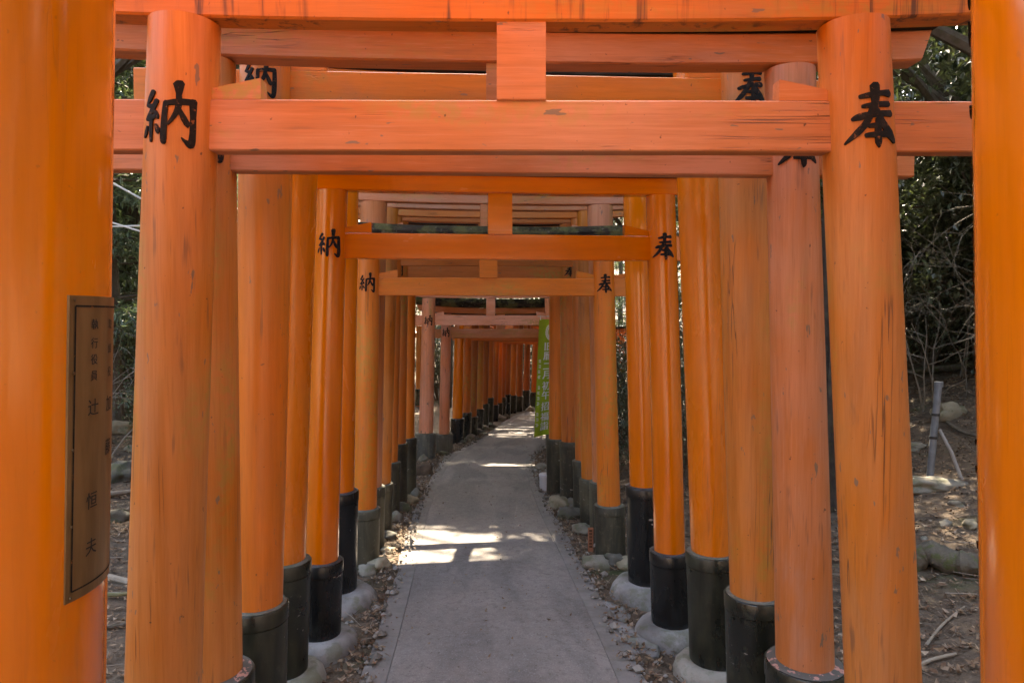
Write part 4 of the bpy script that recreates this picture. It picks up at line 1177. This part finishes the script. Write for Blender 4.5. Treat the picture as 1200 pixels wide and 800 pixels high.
for a in ((2.75, 8.6, .8, 8.6, 2.8, 2.6, 5.0, 7.6, 360, DARKLEAF, 'spreading evergreen whose crown roofs the open gap, banner side'),
          (-3.1, 8.8, -1.4, 8.9, 2.8, 2.6, 5.0, 7.8, 360, MIDLEAF, 'spreading broadleaf tree overhanging the open gap, plaque side'),
          (2.9, 13.8, .9, 13.3, 3.0, 2.5, 5.0, 8.5, 260, DARKLEAF, 'tall evergreen leaning over the pink gates'),
          (-2.7, 14.4, -1.0, 14.1, 3.0, 2.6, 5.4, 8.8, 260, MIDLEAF, 'tall broadleaf tree leaning over the dim tunnel'),
          (3.6, 17.5, 1.9, 17.5, 3.2, 2.8, 4.6, 8.5, 260, DARKLEAF, 'evergreen arching over the bend, inner side'),
          (-1.9, 18.8, -.3, 18.6, 3.2, 3.0, 4.6, 8.8, 260, DARKLEAF, 'evergreen arching over the bend, outer side'),
          (5.2, 21.5, 3.4, 21.0, 3.2, 2.6, 4.4, 8.5, 230, DARKLEAF, 'evergreen closing the view past the bend'),
          (-1.0, 23.2, .8, 22.6, 3.2, 2.6, 4.4, 8.8, 230, DARKLEAF, 'evergreen standing where the path leaves the view'),
          (6.6, 8.6, 5.6, 9.6, 2.6, 2.4, 3.8, 7.5, 120, DARKLEAF, 'bushy evergreen shading the leafy bank above the stake'),
          (8.4, 6.4, 7.4, 7.2, 2.6, 2.6, 3.9, 7.5, 130, DARKLEAF, 'bushy evergreen uphill of the stake'),
          (5.4, 12.6, 4.8, 12.8, 2.4, 2.4, 3.4, 7.5, 130, DARKLEAF, 'evergreen thick to the ground beyond the stake'),
          (-5.4, 7.4, -5.0, 8.4, 2.4, 2.4, 4.6, 8.0, 80, MIDLEAF, 'broadleaf tree shading the bare slope'),
          (-6.6, 11.4, -5.8, 11.8, 2.4, 2.6, 4.4, 8.0, 60, MIDLEAF, 'broadleaf tree among the cedars'),
          (-4.2, -2.6, -2.4, -3.0, 2.6, 2.4, 4.6, 7.5, 150, MIDLEAF, 'unseen broadleaf tree added behind the plaque post to shade the gates'),  # behind the camera, added to cut the light on the weathered gate
          (4.0, -1.8, 1.6, -2.2, 3.2, 2.6, 3.6, 7.5, 280, DARKLEAF, 'unseen evergreen added behind the thick glossy gate to shade the stake side'),  # out of view, added to dim the right part of the weathered gate
          (4.6, 5.2, 2.6, 5.6, 2.4, 2.6, 4.6, 7.5, 80, DARKLEAF, 'evergreen rising behind the shiny gates on the stake side'),
          (-3.6, 5.4, -2.4, 5.6, 2.2, 2.4, 4.6, 7.5, 60, MIDLEAF, 'broadleaf tree rising behind the shiny gates on the bare slope')):
    canopy_tree(*a)

# bare twiggy branches reaching across
BARE = stone_mat('bare_branch', (.17, .145, .115), (.26, .225, .18), .1, 3)
def bare_bush(x, y, n, hgt, lean, label):
    r = empty('bare_shrub', (x, y, ground_z(x, y))); tag(r, label, 'shrub')
    m = MB()
    def grow(p, d, L, rad, depth):
        q = [p]
        for k in range(5):
            d = (d + rdir() * .22 + Vector((0, 0, -.03))).normalized(); q.append(q[-1] + d * L / 5)
        m.tube(q, [rad * (1 - .15 * k) for k in range(6)], 5)
        if depth:
            for k in range(3 if depth > 1 else 4): grow(q[random.randint(2, 5)], (d + rdir() * .9).normalized(), L * ru(.45, .75), rad * .55, depth - 1)
    for s in range(n): grow(Vector((ru(-.1, .1), ru(-.1, .1), -.05)), (Vector(lean) + rdir() * .35).normalized(), hgt * ru(.7, 1.1), .013, 3)
    m.build('branch', BARE, r, smooth=True)
bare_bush(5.0, 6.6, 3, 1.6, (-.1, -.2, 1), 'bare twiggy shrub arching over the leafy right bank')
bare_bush(6.2, 7.4, 3, 1.9, (-.3, -.2, 1), 'tangled leafless shrub in front of the dark evergreens')
bare_bush(5.4, 8.6, 3, 1.7, (-.2, -.3, 1), 'thin leafless shrub uphill of the grey stake')
bare_bush(6.6, 9.6, 3, 1.9, (-.3, -.3, 1), 'leafless shrub among the evergreens of the bank')
bare_bush(-4.5, 7.2, 4, 1.4, (.1, -.2, 1), 'leafless curling shrub in front of the cedars')

# pale cables strung through the trees on the left
CABLE = plain('pale_cable', (.62, .60, .55), .5, var=.05)
for (a, b, Y, lab) in (((-60, 105), (420, 366), 7.0, 'upper pale cable sloping down past the cedars'), ((-60, 199), (420, 342), 7.2, 'middle pale cable sloping gently past the cedars'), ((-60, 268), (420, 250), 7.5, 'lowest pale cable running almost level past the cedars')):
    A = at(*a, Y); B = at(*b, Y + .6); m = MB()
    pts = [A.lerp(B, i / 14) + Vector((0, 0, -.05 * math.sin(math.pi * i / 14))) for i in range(15)]
    m.tube(pts, .011, 6); o = m.build('cable', CABLE, smooth=True); tag(o, lab, 'cable')

print('objects', len(bpy.data.objects))
